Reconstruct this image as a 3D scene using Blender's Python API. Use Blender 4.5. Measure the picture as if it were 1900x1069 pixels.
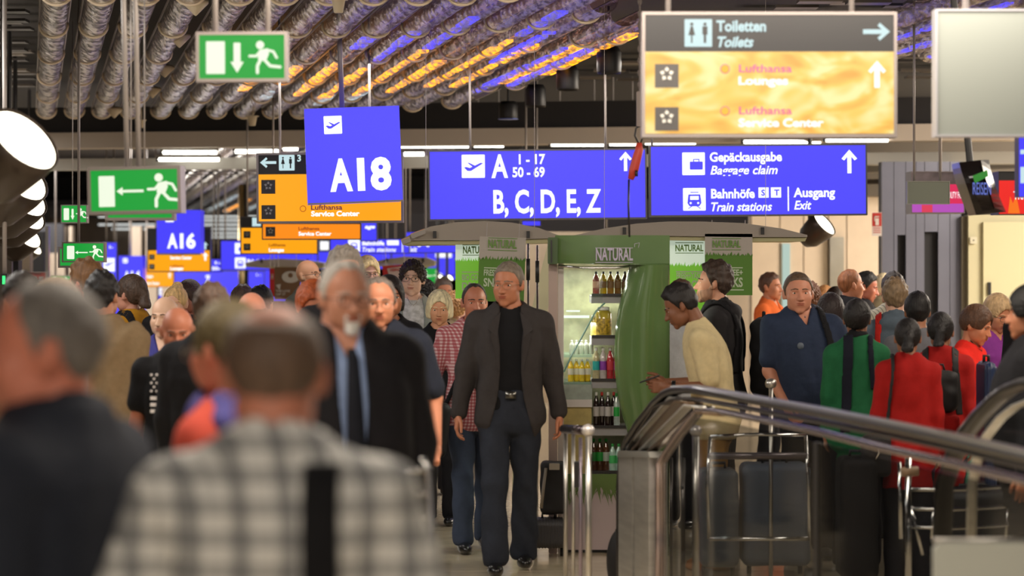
import bpy, math, random
import numpy as np
from mathutils import Vector, Matrix
random.seed(7); np.random.seed(7)
for o in list(bpy.data.objects): bpy.data.objects.remove(o)
SC = bpy.context.scene
COL = SC.collection
# ---------------------------------------------------------------- camera, world, lights, exposure
F, CX, HY, CH = 5000.0, 950.0, 492.0, 1.84      # focal length, optical axis and eye level for a 1900 px wide frame
def P(px, py, d):
    "world point seen at (px, py) at distance d along the view axis"
    return Vector(((px-CX)*d/F, d, CH-(py-HY)*d/F))
def GX(px, d): return (px-CX)*d/F
def SOLE(d): return HY+CH*F/d
cam_d = bpy.data.cameras.new('camera'); cam = bpy.data.objects.new('camera', cam_d); COL.objects.link(cam)
cam.location = (0, 0, CH); cam.rotation_euler = (math.pi/2, 0, 0)
cam_d.sensor_width = 36; cam_d.lens = F/1900*36; cam_d.shift_y = -(534.5-HY)/1900
cam_d.clip_start = 0.3; cam_d.clip_end = 200
cam_d.dof.use_dof = True; cam_d.dof.focus_distance = 19.0; cam_d.dof.aperture_fstop = 2.1
SC.camera = cam
w = bpy.data.worlds.new('hall_ambience'); SC.world = w; w.use_nodes = True
w.node_tree.nodes['Background'].inputs[0].default_value = (1.0, .90, .80, 1)
w.node_tree.nodes['Background'].inputs[1].default_value = 0.35
SC.view_settings.view_transform = 'Standard'; SC.view_settings.look = 'None'
SC.view_settings.gamma = 1; SC.view_settings.exposure = 0.0; SC.view_settings.use_curve_mapping = False
SC.cycles.max_bounces = 6; SC.cycles.diffuse_bounces = 3; SC.cycles.glossy_bounces = 3
SC.cycles.transmission_bounces = 4; SC.cycles.transparent_max_bounces = 12
SC.cycles.caustics_reflective = False; SC.cycles.caustics_refractive = False
SC.cycles.sample_clamp_indirect = 4.0
def area(name, loc, size, energy, color, rot=(0,0,0)):
    l = bpy.data.lights.new(name, 'AREA'); l.shape = 'RECTANGLE'; l.size = size[0]; l.size_y = size[1]
    l.energy = energy; l.color = color
    o = bpy.data.objects.new(name, l); COL.objects.link(o); o.location = loc; o.rotation_euler = rot
    return o
WARM = (1.0, .87, .72); NEUT = (1.0, .95, .88)
# ceiling lamps of the hall: rows of warm lamps above and beside the crowd, plus unseen fills added to brighten ceiling and walls
area('ceiling_and_fill_lamp', (-1.0, 1.0, 3.4), (3.5, .8), 95, WARM, (.35,0,0))
area('ceiling_and_fill_lamp', (0.2, 6.5, 3.2), (2.5, .6), 85, WARM, (-.25,0,0))
area('ceiling_and_fill_lamp', (-2.4, 8.5, 3.45), (.8, 2.5), 80, WARM)
area('ceiling_and_fill_lamp', (0.6, 12.0, 3.5), (4.0, .6), 190, WARM, (.3,0,0))
area('ceiling_and_fill_lamp', (4.2, 15.0, 3.3), (.8, 4.0), 110, WARM, (0, .5, 0))
area('ceiling_and_fill_lamp', (-4.0, 15.0, 3.3), (.8, 4.0), 110, NEUT, (0, -.5, 0))
area('ceiling_and_fill_lamp', (0, 21.5, 3.45), (6, .4), 110, NEUT)
area('ceiling_and_fill_lamp', (7.0, 24, 3.3), (2, 4), 480, WARM, (0, .7, 0))
area('ceiling_and_fill_lamp', (8.6, 30.5, 3.0), (1.5, 3), 600, WARM, (.2, .9, 0))  # unseen light added to brighten the cream wall and cladding
area('ceiling_and_fill_lamp', (-6.6, 32, 3.3), (2, 6), 180, NEUT)
area('ceiling_and_fill_lamp', (0, 36, 3.2), (6, 1), 120, NEUT)
area('upward_fill', (-5.2, 20, 2.3), (1.2, 6), 420, WARM, (0, math.pi-.75, 0))  # unseen upward lights added to brighten the troughs and the beam
area('upward_fill', (5.4, 19, 2.3), (1.2, 5), 220, WARM, (0, math.pi+.75, 0))
area('upward_fill', (-6.6, 27, 2.2), (1.0, 4), 260, WARM, (0, math.pi-.9, 0))
area('ceiling_and_fill_lamp', (-7.5, 46, 3.2), (3, 8), 700, NEUT, (0,-.5,0))  # unseen light added to brighten the far left walls
area('ceiling_and_fill_lamp', (7.5, 44, 3.2), (3, 8), 300, NEUT, (0,.5,0))
# ---------------------------------------------------------------- materials
_M = {}
def lin(c):
    return tuple(((v/255)/12.92 if v/255 <= .04045 else ((v/255+.055)/1.055)**2.4) for v in c)
def mat(name, rgb, rough=.6, metal=0., emit=0., noise=0., nscale=8., spec=.5, trans=0., alpha=1., bump=0., bscale=60., coat=0., stretch=(1,1,1)):
    if name in _M: return _M[name]
    m = bpy.data.materials.new(name); m.use_nodes = True; nt = m.node_tree; N = nt.nodes; L = nt.links
    b = N['Principled BSDF']; c = lin(rgb)+(1,)
    b.inputs['Base Color'].default_value = c; b.inputs['Roughness'].default_value = rough
    b.inputs['Metallic'].default_value = metal; b.inputs['Specular IOR Level'].default_value = spec
    b.inputs['Transmission Weight'].default_value = trans; b.inputs['Alpha'].default_value = alpha
    b.inputs['Coat Weight'].default_value = coat
    m.diffuse_color = c
    if emit: b.inputs['Emission Color'].default_value = c; b.inputs['Emission Strength'].default_value = emit
    if noise or bump:
        tc = N.new('ShaderNodeTexCoord'); mp = N.new('ShaderNodeMapping'); L.new(tc.outputs['Object'], mp.inputs[0]); mp.inputs['Scale'].default_value = stretch
    if noise:
        n = N.new('ShaderNodeTexNoise'); n.inputs['Scale'].default_value = nscale; n.inputs['Detail'].default_value = 4
        L.new(mp.outputs[0], n.inputs[0])
        mr = N.new('ShaderNodeMapRange'); mr.inputs['From Min'].default_value = .3; mr.inputs['From Max'].default_value = .7
        mr.inputs['To Min'].default_value = 1-noise; mr.inputs['To Max'].default_value = 1+noise
        L.new(n.outputs[0], mr.inputs[0])
        mx = N.new('ShaderNodeMix'); mx.data_type = 'RGBA'; mx.blend_type = 'MULTIPLY'; mx.inputs[0].default_value = 1
        mx.inputs[6].default_value = c; L.new(mr.outputs[0], mx.inputs[7])
        L.new(mx.outputs[2], b.inputs['Base Color'])
        if emit: L.new(mx.outputs[2], b.inputs['Emission Color'])
    if bump:
        n2 = N.new('ShaderNodeTexNoise'); n2.inputs['Scale'].default_value = bscale; n2.inputs['Detail'].default_value = 3
        L.new(mp.outputs[0], n2.inputs[0]); bp = N.new('ShaderNodeBump'); bp.inputs['Strength'].default_value = bump
        bp.inputs['Distance'].default_value = .01; L.new(n2.outputs[0], bp.inputs['Height']); L.new(bp.outputs[0], b.inputs['Normal'])
    _M[name] = m; return m
def cloth(name, rgb, rough=.85, noise=.07, bump=.35): return mat(name, rgb, rough, noise=noise, nscale=30, spec=.2, bump=bump, bscale=22)
def band_mat(name, base, bands, rough=.85, folds=.2):
    """woven check: bands = list of (axis, period, width, phase, rgb, strength); each band multiplies towards its colour"""
    m = bpy.data.materials.new(name); m.use_nodes = True; nt = m.node_tree; N = nt.nodes; L = nt.links
    b = N['Principled BSDF']; b.inputs['Roughness'].default_value = rough; b.inputs['Specular IOR Level'].default_value = .2
    tc = N.new('ShaderNodeTexCoord'); sp = N.new('ShaderNodeSeparateXYZ'); L.new(tc.outputs['Object'], sp.inputs[0])
    def mth(op, a, v):
        n = N.new('ShaderNodeMath'); n.operation = op
        L.new(a, n.inputs[0])
        if isinstance(v, (int, float)): n.inputs[1].default_value = v
        else: L.new(v, n.inputs[1])
        return n.outputs[0]
    cur = None; c0 = lin(base)+(1,)
    for ax, per, wd, ph, rgb, st in bands:
        a = sp.outputs[ax]
        if ax == 0: a = mth('ADD', a, mth('MULTIPLY', sp.outputs[1], .6))
        f = mth('FRACT', mth('ADD', mth('DIVIDE', a, per), ph+50), 0)
        d = mth('ABSOLUTE', mth('SUBTRACT', f, .5), 0)
        mr = N.new('ShaderNodeMapRange'); L.new(d, mr.inputs[0])
        hw = wd/per/2; mr.inputs['From Min'].default_value = hw; mr.inputs['From Max'].default_value = hw+.03
        mr.inputs['To Min'].default_value = st; mr.inputs['To Max'].default_value = 0
        mx = N.new('ShaderNodeMix'); mx.data_type = 'RGBA'; L.new(mr.outputs[0], mx.inputs[0])
        if cur is None: mx.inputs[6].default_value = c0
        else: L.new(cur, mx.inputs[6])
        mx.inputs[7].default_value = lin(rgb)+(1,); cur = mx.outputs[2]
    L.new(cur, b.inputs['Base Color'])
    n2 = N.new('ShaderNodeTexNoise'); n2.inputs['Scale'].default_value = 18; L.new(tc.outputs['Object'], n2.inputs[0])
    bp = N.new('ShaderNodeBump'); bp.inputs['Strength'].default_value = folds; bp.inputs['Distance'].default_value = .02
    L.new(n2.outputs[0], bp.inputs['Height']); L.new(bp.outputs[0], b.inputs['Normal'])
    _M[name] = m; return m
# ---------------------------------------------------------------- objects
def mesh_obj(name, V, Fc, m, parent=None, smooth=False, loc=None, mi=None):
    me = bpy.data.meshes.new(name); me.from_pydata([tuple(v) for v in V], [], Fc)
    for mm in (m if isinstance(m, (list, tuple)) else [m]): me.materials.append(mm)
    if mi is not None: me.polygons.foreach_set('material_index', mi)
    if smooth: me.shade_smooth()
    me.update()
    o = bpy.data.objects.new(name, me); COL.objects.link(o)
    if parent: o.parent = parent
    if loc is not None: o.location = loc
    return o
def tag(o, label=None, cat=None, group=None, kind=None):
    if label: o['label'] = label
    if cat: o['category'] = cat
    if group: o['group'] = group
    if kind: o['kind'] = kind
    return o
def empty(name, loc, label, cat, rot=(0,0,0), group=None):
    o = bpy.data.objects.new(name, None); COL.objects.link(o); o.location = loc; o.rotation_euler = rot
    o.empty_display_size = .1
    return tag(o, label, cat, group)
class MB:
    def __init__(s): s.V = []; s.F = []
    def add(s, V, Fc):
        n = len(s.V); s.V += [tuple(v) for v in V]; s.F += [tuple(i+n for i in f) for f in Fc]; return s
    def box(s, x0, x1, y0, y1, z0, z1, bev=0):
        if bev: return s.prism([(x0+bev,z0),(x1-bev,z0),(x1,z0+bev),(x1,z1-bev),(x1-bev,z1),(x0+bev,z1),(x0,z1-bev),(x0,z0+bev)], y0, y1)
        V = [(x,y,z) for x in (x0,x1) for y in (y0,y1) for z in (z0,z1)]
        return s.add(V, [(0,1,3,2),(4,6,7,5),(0,4,5,1),(2,3,7,6),(0,2,6,4),(1,5,7,3)])
    def prism(s, pts, y0, y1):
        "polygon in x,z extruded along y"
        n = len(pts); V = [(x,y0,z) for x,z in pts]+[(x,y1,z) for x,z in pts]
        return s.add(V, [tuple(range(n))[::-1], tuple(range(n,2*n))]+[(i,(i+1)%n,(i+1)%n+n,i+n) for i in range(n)])
    def tube(s, pts, r, n=10, cap=True):
        pts = [Vector(p) for p in pts]; R = r if isinstance(r, (list,tuple)) else [r]*len(pts); V = []
        t = (pts[1]-pts[0]).normalized(); up = Vector((0,0,1)) if abs(t.z) < .9 else Vector((1,0,0)); u = t.cross(up).normalized()
        for i, p in enumerate(pts):
            t = ((pts[min(i+1,len(pts)-1)]-pts[max(i-1,0)])).normalized(); u = (u-t*u.dot(t)).normalized(); v = t.cross(u)
            for k in range(n):
                a = 2*math.pi*k/n; V.append(p+(u*math.cos(a)+v*math.sin(a))*R[i])
        Fc = [(i*n+k, i*n+(k+1)%n, (i+1)*n+(k+1)%n, (i+1)*n+k) for i in range(len(pts)-1) for k in range(n)]
        if cap: Fc += [tuple(range(n))[::-1], tuple(range((len(pts)-1)*n, len(pts)*n))]
        return s.add(V, Fc)
    def lathe(s, prof, c=(0,0,0), n=20, axis='z'):
        V = []
        for r, h in prof:
            for k in range(n):
                a = 2*math.pi*k/n; q = (r*math.cos(a), r*math.sin(a), h)
                if axis == 'y': q = (q[0], h, q[1])
                if axis == 'x': q = (h, q[0], q[1])
                V.append((c[0]+q[0], c[1]+q[1], c[2]+q[2]))
        m = len(prof)
        return s.add(V, [(i*n+k, i*n+(k+1)%n, (i+1)*n+(k+1)%n, (i+1)*n+k) for i in range(m-1) for k in range(n)]+[tuple(range(n))[::-1], tuple(range((m-1)*n, m*n))])
    def build(s, name, m, parent=None, smooth=False, loc=None):
        o = mesh_obj(name, s.V, s.F, m, parent, smooth, loc)
        if smooth == 'auto':
            pass
        return o
def smooth_by_angle(o, ang=40):
    me = o.data; me.shade_smooth()
    import bmesh
    bm = bmesh.new(); bm.from_mesh(me); c = math.radians(ang)
    for e in bm.edges:
        if len(e.link_faces) == 2 and e.calc_face_angle(0) > c: e.smooth = False
    bm.to_mesh(me); bm.free()
    return o
def copy_tree(o, parent=None):
    c = o.copy(); COL.objects.link(c)
    if parent: c.parent = parent
    for ch in list(o.children): copy_tree(ch, c)
    return c
_font_mesh = {}
def text_mesh(s, bold=.0, shear=0., space=1.0):
    key = (s, bold, shear, space)
    if key not in _font_mesh:
        cu = bpy.data.curves.new('t', 'FONT'); cu.body = s; cu.size = 1; cu.offset = bold; cu.shear = shear; cu.extrude = .002; cu.resolution_u = 3; cu.space_character = space
        to = bpy.data.objects.new('t', cu); COL.objects.link(to); bpy.context.view_layer.update()
        dg = bpy.context.evaluated_depsgraph_get(); me = bpy.data.meshes.new_from_object(to.evaluated_get(dg))
        V = np.array([v.co[:] for v in me.vertices]) if len(me.vertices) else np.zeros((1,3)); Fc = [tuple(p.vertices) for p in me.polygons]
        bpy.data.objects.remove(to); bpy.data.curves.remove(cu); bpy.data.meshes.remove(me)
        _font_mesh[key] = (V, Fc)
    return _font_mesh[key]
def lettering(mb, s, x, z, capw, caph, y=-.002, bold=.02, shear=0., angle=0., space=1.0):
    "text with its left baseline at (x,z), total width capw (None = natural) and capital height caph, facing -y"
    V, Fc = text_mesh(s, bold, shear, space); CAPH = text_mesh('H', bold)[0][:,1].max()
    sz = caph/CAPH; x0, x1 = V[:,0].min(), V[:,0].max(); sx = sz if capw is None else capw/(x1-x0)
    U = (V[:,0]-x0)*sx; W = V[:,1]*sz; ca, sa = math.cos(angle), math.sin(angle)
    mb.add([(x+u*ca-w_*sa, y-(q+.002)*.4, z+u*sa+w_*ca) for u, w_, q in zip(U, W, V[:,2])], Fc)
# ---------------------------------------------------------------- people: signed distance shapes turned into one continuous surface
def nets(f, lo, hi, h):
    lo = np.array(lo, np.float32); n = [int(math.ceil((hi[i]-lo[i])/h))+1 for i in range(3)]
    K = 3; n = [((k+K-1)//K)*K+1 for k in n]
    ax = [lo[i]+h*np.arange(n[i], dtype=np.float32) for i in range(3)]
    cs = [a[::K] for a in ax]
    C = f(*np.meshgrid(*cs, indexing='ij')).astype(np.float32)
    G = np.full(n, 1., np.float32)
    band = np.abs(C) < h*K*1.9+.004
    # refine every coarse cell any of whose corners is near the surface
    near = np.zeros([c-1 for c in C.shape], bool); sgn = np.zeros(near.shape, np.float32)
    for a in (0,1):
        for b in (0,1):
            for c in (0,1):
                near |= band[a:a+near.shape[0], b:b+near.shape[1], c:c+near.shape[2]]
    sgn = np.where(C[:-1,:-1,:-1] < 0, -1., 1.).astype(np.float32)
    up = np.repeat(np.repeat(np.repeat(near, K, 0), K, 1), K, 2); S = np.repeat(np.repeat(np.repeat(sgn, K, 0), K, 1), K, 2)
    G[:-1,:-1,:-1] = S
    idx = np.argwhere(up)
    if len(idx):
        # points of refined cells (also their far corners)
        mk = np.zeros(n, bool); mk[:-1,:-1,:-1] = up
        m2 = mk.copy(); m2[1:] |= mk[:-1]; m3 = m2.copy(); m3[:,1:] |= m2[:,:-1]; m4 = m3.copy(); m4[:,:,1:] |= m3[:,:,:-1]
        i, j, k = np.nonzero(m4)
        G[i,j,k] = f(ax[0][i], ax[1][j], ax[2][k])
    for a in range(3):
        sl = [slice(None)]*3; sl[a] = 0; G[tuple(sl)] = 1; sl[a] = -1; G[tuple(sl)] = 1
    ins = G < 0
    dims = [k-1 for k in n]; acc = np.zeros(dims+[3], np.float32); cnt = np.zeros(dims, np.int16)
    quads = []
    cross = []
    for a in range(3):
        s0 = [slice(None)]*3; s1 = [slice(None)]*3; s0[a] = slice(0,-1); s1[a] = slice(1,None)
        A, B = G[tuple(s0)], G[tuple(s1)]; X = (A < 0) != (B < 0); e = np.argwhere(X)
        va, vb = A[X], B[X]; t = va/(va-vb+1e-12)
        p = e.astype(np.float32); p[:,a] += t
        b, c = [q for q in range(3) if q != a]
        cells = []
        for db in (0,-1):
            for dc in (0,-1):
                ce = e.copy(); ce[:,b] += db; ce[:,c] += dc
                np.clip(ce[:,b], 0, dims[b]-1, out=ce[:,b]); np.clip(ce[:,c], 0, dims[c]-1, out=ce[:,c])
                np.add.at(acc, (ce[:,0],ce[:,1],ce[:,2]), p); np.add.at(cnt, (ce[:,0],ce[:,1],ce[:,2]), 1)
                cells.append(ce)
        cross.append((a, va < 0, cells))
    vid = -np.ones(dims, np.int64); have = cnt > 0; vid[have] = np.arange(have.sum())
    V = lo+h*(acc[have]/cnt[have][:,None])
    for a, inside, cells in cross:
        q = np.stack([vid[c[:,0],c[:,1],c[:,2]] for c in (cells[0], cells[1], cells[3], cells[2])], 1)
        flip = inside if a != 1 else ~inside
        q = np.where(flip[:,None], q, q[:,::-1]); quads.append(q)
    return V, np.concatenate(quads)[:, ::-1]
def L3(x, y, z): return np.sqrt(x*x+y*y+z*z)
def smin(a, b, k):
    h = np.clip(.5+.5*(b-a)/k, 0, 1); return b+(a-b)*h-k*h*(1-h)
def smax(a, b, k): return -smin(-a, -b, k)
def ell(X, Y, Z, c, r):
    x, y, z = (X-c[0])/r[0], (Y-c[1])/r[1], (Z-c[2])/r[2]; k0 = L3(x,y,z); k1 = L3(x/r[0], y/r[1], z/r[2])+1e-9
    return k0*(k0-1)/k1
def cap(X, Y, Z, a, b, ra, rb):
    d = np.array(b, np.float32)-np.array(a, np.float32); l2 = float((d*d).sum())+1e-9
    t = np.clip(((X-a[0])*d[0]+(Y-a[1])*d[1]+(Z-a[2])*d[2])/l2, 0, 1)
    return L3(X-a[0]-t*d[0], Y-a[1]-t*d[1], Z-a[2]-t*d[2])-(ra+(rb-ra)*t)
def boxs(X, Y, Z, c, hh, r):
    qx, qy, qz = np.abs(X-c[0])-hh[0]+r, np.abs(Y-c[1])-hh[1]+r, np.abs(Z-c[2])-hh[2]+r
    return L3(np.maximum(qx,0), np.maximum(qy,0), np.maximum(qz,0))+np.minimum(np.maximum(qx, np.maximum(qy,qz)), 0)-r
# ---- head (face towards -y, z up, centre at eye level, about 0.235 m tall)
def head_f(kind):
    fem = kind == 'f'; wide = 1.06 if kind == 'h' else 1.0
    def f(X, Y, Z, feat=True):
        X = np.abs(X)/wide
        d = ell(X,Y,Z, (0,.010,.026), (.0745,.094,.0915))
        d = smin(d, ell(X,Y,Z, (0,-.022,-.035), (.058,.067,.078)), .02)
        jw = .046 if fem else .055
        d = smin(d, ell(X,Y,Z, (0,-.012,-.064), (jw,.056,.040)), .018)
        d = smin(d, ell(X,Y,Z, (0,-.070,-.098), (.017 if fem else .024,.018,.019)), .018)
        if not feat: return d
        d = smin(d, ell(X,Y,Z, (0,-.080,.017), (.046,.014,.009)), .006 if fem else .010)
        d = smin(d, ell(X,Y,Z, (.040,-.060,-.028), (.022,.020,.024)), .03)
        d = smin(d, ell(X,Y,Z, (.034,-.040,-.066), (.020,.026,.024)), .03)
        d = smax(d, -ell(X,Y,Z, (.032,-.101,.000), (.019,.020,.0125)), .012)
        d = smin(d, cap(X,Y,Z, (0,-.086,.006), (0,-.108,-.034), .0065, .0105 if fem else .0125), .010)
        d = smin(d, ell(X,Y,Z, (.012,-.100,-.037), (.008,.011,.007)), .006)
        d = smin(d, ell(X,Y,Z, (0,-.078,-.064), (.027,.017,.020)), .014)
        d = smin(d, ell(X,Y,Z, (0,-.0935,-.0585), (.025,.006,.0042)), .004)
        d = smin(d, ell(X,Y,Z, (0,-.0925,-.0680), (.021,.006,.0048)), .004)
        d = smax(d, -ell(X,Y,Z, (0,-.101,-.0630), (.022,.006,.0013)), .003)
        e = ell(X, Y-.25*(Z+.005), Z, (.0775,.014,-.006), (.010,.018,.031))
        d = smin(d, e, .006)
        return d*1.0
    return f
HC = (0, 0, -.01)
def head_dirs(nu, nv):
    th = np.linspace(0, math.pi, nv+1)[1:-1]; ph = np.arange(nu)*2*math.pi/nu
    # denser towards the face
    ph = ph-.35*np.sin(ph)
    T, Ph = np.meshgrid(th, ph, indexing='ij')
    D = np.stack([np.sin(T)*np.sin(Ph), -np.sin(T)*np.cos(Ph), np.cos(T)], -1).reshape(-1,3)
    D = np.vstack([[0,0,1], D, [0,0,-1]]); return D
def head_faces(nu, nv):
    Fc = [];  R = nv-1
    for k in range(nu): Fc.append((0, 1+k, 1+(k+1)%nu))
    for i in range(R-1):
        for k in range(nu): a = 1+i*nu; Fc.append((a+k, a+nu+k, a+nu+(k+1)%nu, a+(k+1)%nu))
    b = 1+(R-1)*nu; e = 1+R*nu
    for k in range(nu): Fc.append((b+k, e, b+(k+1)%nu))
    return Fc
_heads = {}
def head_geo(kind, nu, nv):
    key = (kind, nu, nv)
    if key not in _heads:
        D = head_dirs(nu, nv); f = head_f(kind); out = []
        for feat in (True, False):
            r = np.full(len(D), .17)
            for _ in range(60):
                p = D*r[:,None]+HC; r = r-.55*np.clip(f(p[:,0],p[:,1],p[:,2],feat), -.01, .05)
            out.append(r)
        _heads[key] = (D, out[0], out[1], head_faces(nu, nv))
    return _heads[key]
HAIRLINES = {   # lower limit of the hair (z) by azimuth from the face: 0, 25, 50, 70, 85, 100, 120, 150, 180 degrees
 'short':   [.070,.068,.058,.020,-.022,.020,-.035,-.070,-.078],
 'fringe':  [.045,.046,.046,.010,-.030,.010,-.045,-.080,-.088],
 'receding':[.092,.098,.085,.035,-.020,.020,-.030,-.068,-.075],
}
AZ = np.radians([0,25,50,70,85,100,120,150,180])
def hair_shell(spec, kind, nu, nv, rng):
    "closed shell: outside the skull where hair grows, inside it elsewhere"
    D, R, R0, Fc = head_geo(kind, nu, nv)
    p = D*R0[:,None]+HC; az = np.abs(np.arctan2(p[:,0], -p[:,1]))
    line = spec.get('line','short'); zl = np.interp(az, AZ, HAIRLINES.get(line, HAIRLINES['short']))
    m = np.clip((p[:,2]-zl)/.012, 0, 1)
    if spec.get('bald'):   # bare crown: hair only as a wreath below this height
        zt = spec['bald']; zt = zt+.04*np.clip((p[:,1]-.02)/.08, -1, 1)*spec.get('bald_tilt', 0)
        m = m*np.clip((zt-p[:,2])/.025, 0, 1)
    t = spec.get('t', .012)*(1+spec.get('top', .5)*np.clip((p[:,2]-.03)/.08, 0, 1))
    q = p*60; ns = np.sin(q[:,0]*1.7+rng.uniform(0,6))*np.sin(q[:,1]*1.3+q[:,0]*.5)*np.sin(q[:,2]*1.9+1)
    st = np.sin(az*38+4*np.sin(p[:,2]*40))*.08
    rr = R0+t*m*(1+spec.get('rough', .25)*ns*2+st)-.007*(1-m)
    V = D*rr[:,None]+HC
    return V, Fc
def hair_volume(spec):
    "fuller styles"
    st = spec['style']; vol = spec.get('vol', .022)
    def f(X, Y, Z):
        d = ell(X,Y,Z, (0,.014,.026), (.0745+vol*.8,.094+vol*.9,.0915+vol))
        ln = spec.get('len', .0)
        if st in ('bob','long'):
            b = -.03-ln
            w2 = .082+vol*.8
            d = smin(d, ell(X,Y,Z, (0,.035,b*.5), (w2,.075+vol*.5,abs(b)*.5+.085)), .03)
            d = smax(d, -(Z-b+.0), .015)
        if st == 'pony':
            d = smin(d, ell(X,Y,Z, (0,.110,.01), (.030,.028,.030)), .02)
            d = smin(d, cap(X,Y,Z, (0,.115,.0), (.01,.125,-.05-ln*.5), .028, .036), .01)
            d = smin(d, cap(X,Y,Z, (.01,.125,-.05-ln*.5), (.01,.115,-.09-ln), .034, .010), .02)
        if st == 'bun': d = smin(d, ell(X,Y,Z, (0,.060,.115), (.036,.036,.030)), .015)
        if st == 'topknot': d = smin(d, ell(X,Y,Z, (0,.080,.085), (.034,.032,.03)), .015)
        # face and neck openings
        d = smax(d, -ell(X,Y,Z, (0,-.125,-.026), (.066+spec.get('open',0),.110,.096)), .012)
        if st in ('curly','pony','bun','topknot','crop'):
            d = smax(d, -(Z+.055+.35*(Y-.05)), .01); d = smax(d, -boxs(X,Y,Z, (0,-.03,-.09), (.2,.06,.075), .01), .012)
        if st == 'curly': d = d+.012*np.sin(X*140+2*np.sin(Z*60))*np.sin(Y*135+1)*np.sin(Z*140+2*np.sin(X*70))
        else: d = d+.0018*np.sin(X*230+18*np.sin(Z*25))*np.cos(Y*150)+.0015*np.sin((X+Y)*330)
        return d
    zl = -.15-spec.get('len',0)
    return nets(f, (-.13,-.14,zl-.06), (.13,.2,.18), .0055)
# ---- hand: wrist at origin, fingers towards -z, thumb towards -y, palm facing +x
def hand_geo(pose):
    curl = {'relaxed': (.35,.5,.35), 'grip': (1.25,1.45,.9), 'hold': (.75,.8,.4), 'flat': (.08,.12,.08)}[pose]
    segs = []
    for i, (y, ln, r) in enumerate(((-.030,.072,.0088), (-.010,.080,.0090), (.010,.074,.0087), (.029,.058,.0078))):
        p = np.array([0, y, -.088+(.004 if i in (0,3) else 0)]); a = 0.
        for j, part in enumerate((.45,.30,.25)):
            a += curl[j]*(1+.06*i); q = p+ln*part*np.array([math.sin(a), .0+y*.06, -math.cos(a)])
            segs.append((tuple(p), tuple(q), r*(1-.09*j), r*(1-.09*(j+1)))); p = q
    g = pose == 'grip'
    T = [(.006,-.026,-.025), (.020,-.050,-.052) if not g else (.030,-.042,-.058), (.026,-.058,-.082) if not g else (.046,-.026,-.074), (.030,-.060,-.104) if not g else (.052,-.006,-.082)]
    segs += [(T[i], T[i+1], .0125-.0016*i, .011-.0015*i) for i in range(3)]
    def f(X, Y, Z):
        d = boxs(X,Y,Z, (0,0,-.052), (.0135,.039,.044), .013)
        d = smin(d, cap(X,Y,Z, (0,0,.02), (0,0,-.03), .025, .022), .02)
        fg = None
        for s in segs:
            q = cap(X,Y,Z,*s); fg = q if fg is None else np.minimum(fg, q)
        return smin(d, fg, .007)
    return nets(f, (-.04,-.09,-.19), (.11,.06,.05), .0042)
_hands = {}
def hand(pose, left):
    if pose not in _hands: _hands[pose] = hand_geo(pose)
    V, Q = _hands[pose]; V = V.copy()
    if left: V[:,0] *= -1; Q = Q[:, ::-1]
    return V, Q
MZ = [.78,.86,.94,1.02,1.10,1.18,1.26,1.34,1.41,1.46,1.50,1.55]
TORSO = {  # z, rx, ry, cy tables for 1.80 m
 'm': ([.110,.160,.170,.160,.152,.154,.162,.170,.164,.138,.098,.060], [.085,.112,.125,.118,.115,.118,.124,.126,.116,.098,.078,.060], [.0,.005,.012,.004,-.006,-.006,-.002,.0,.008,.014,.018,.020]),
 'b': ([.110,.172,.186,.184,.186,.188,.192,.194,.182,.154,.105,.066], [.085,.122,.140,.150,.158,.155,.150,.143,.126,.104,.082,.064], [.0,.005,.0,-.02,-.03,-.028,-.018,-.006,.004,.012,.018,.020]),
 'f': ([.110,.160,.174,.158,.138,.132,.140,.148,.140,.116,.080,.050], [.085,.115,.128,.112,.100,.100,.112,.120,.104,.086,.068,.052], [.0,.008,.014,.004,-.004,-.006,-.012,-.014,.004,.012,.018,.020]),
}
def interp(Z, xs, ys): return np.interp(Z, xs, ys).astype(np.float32)
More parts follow.
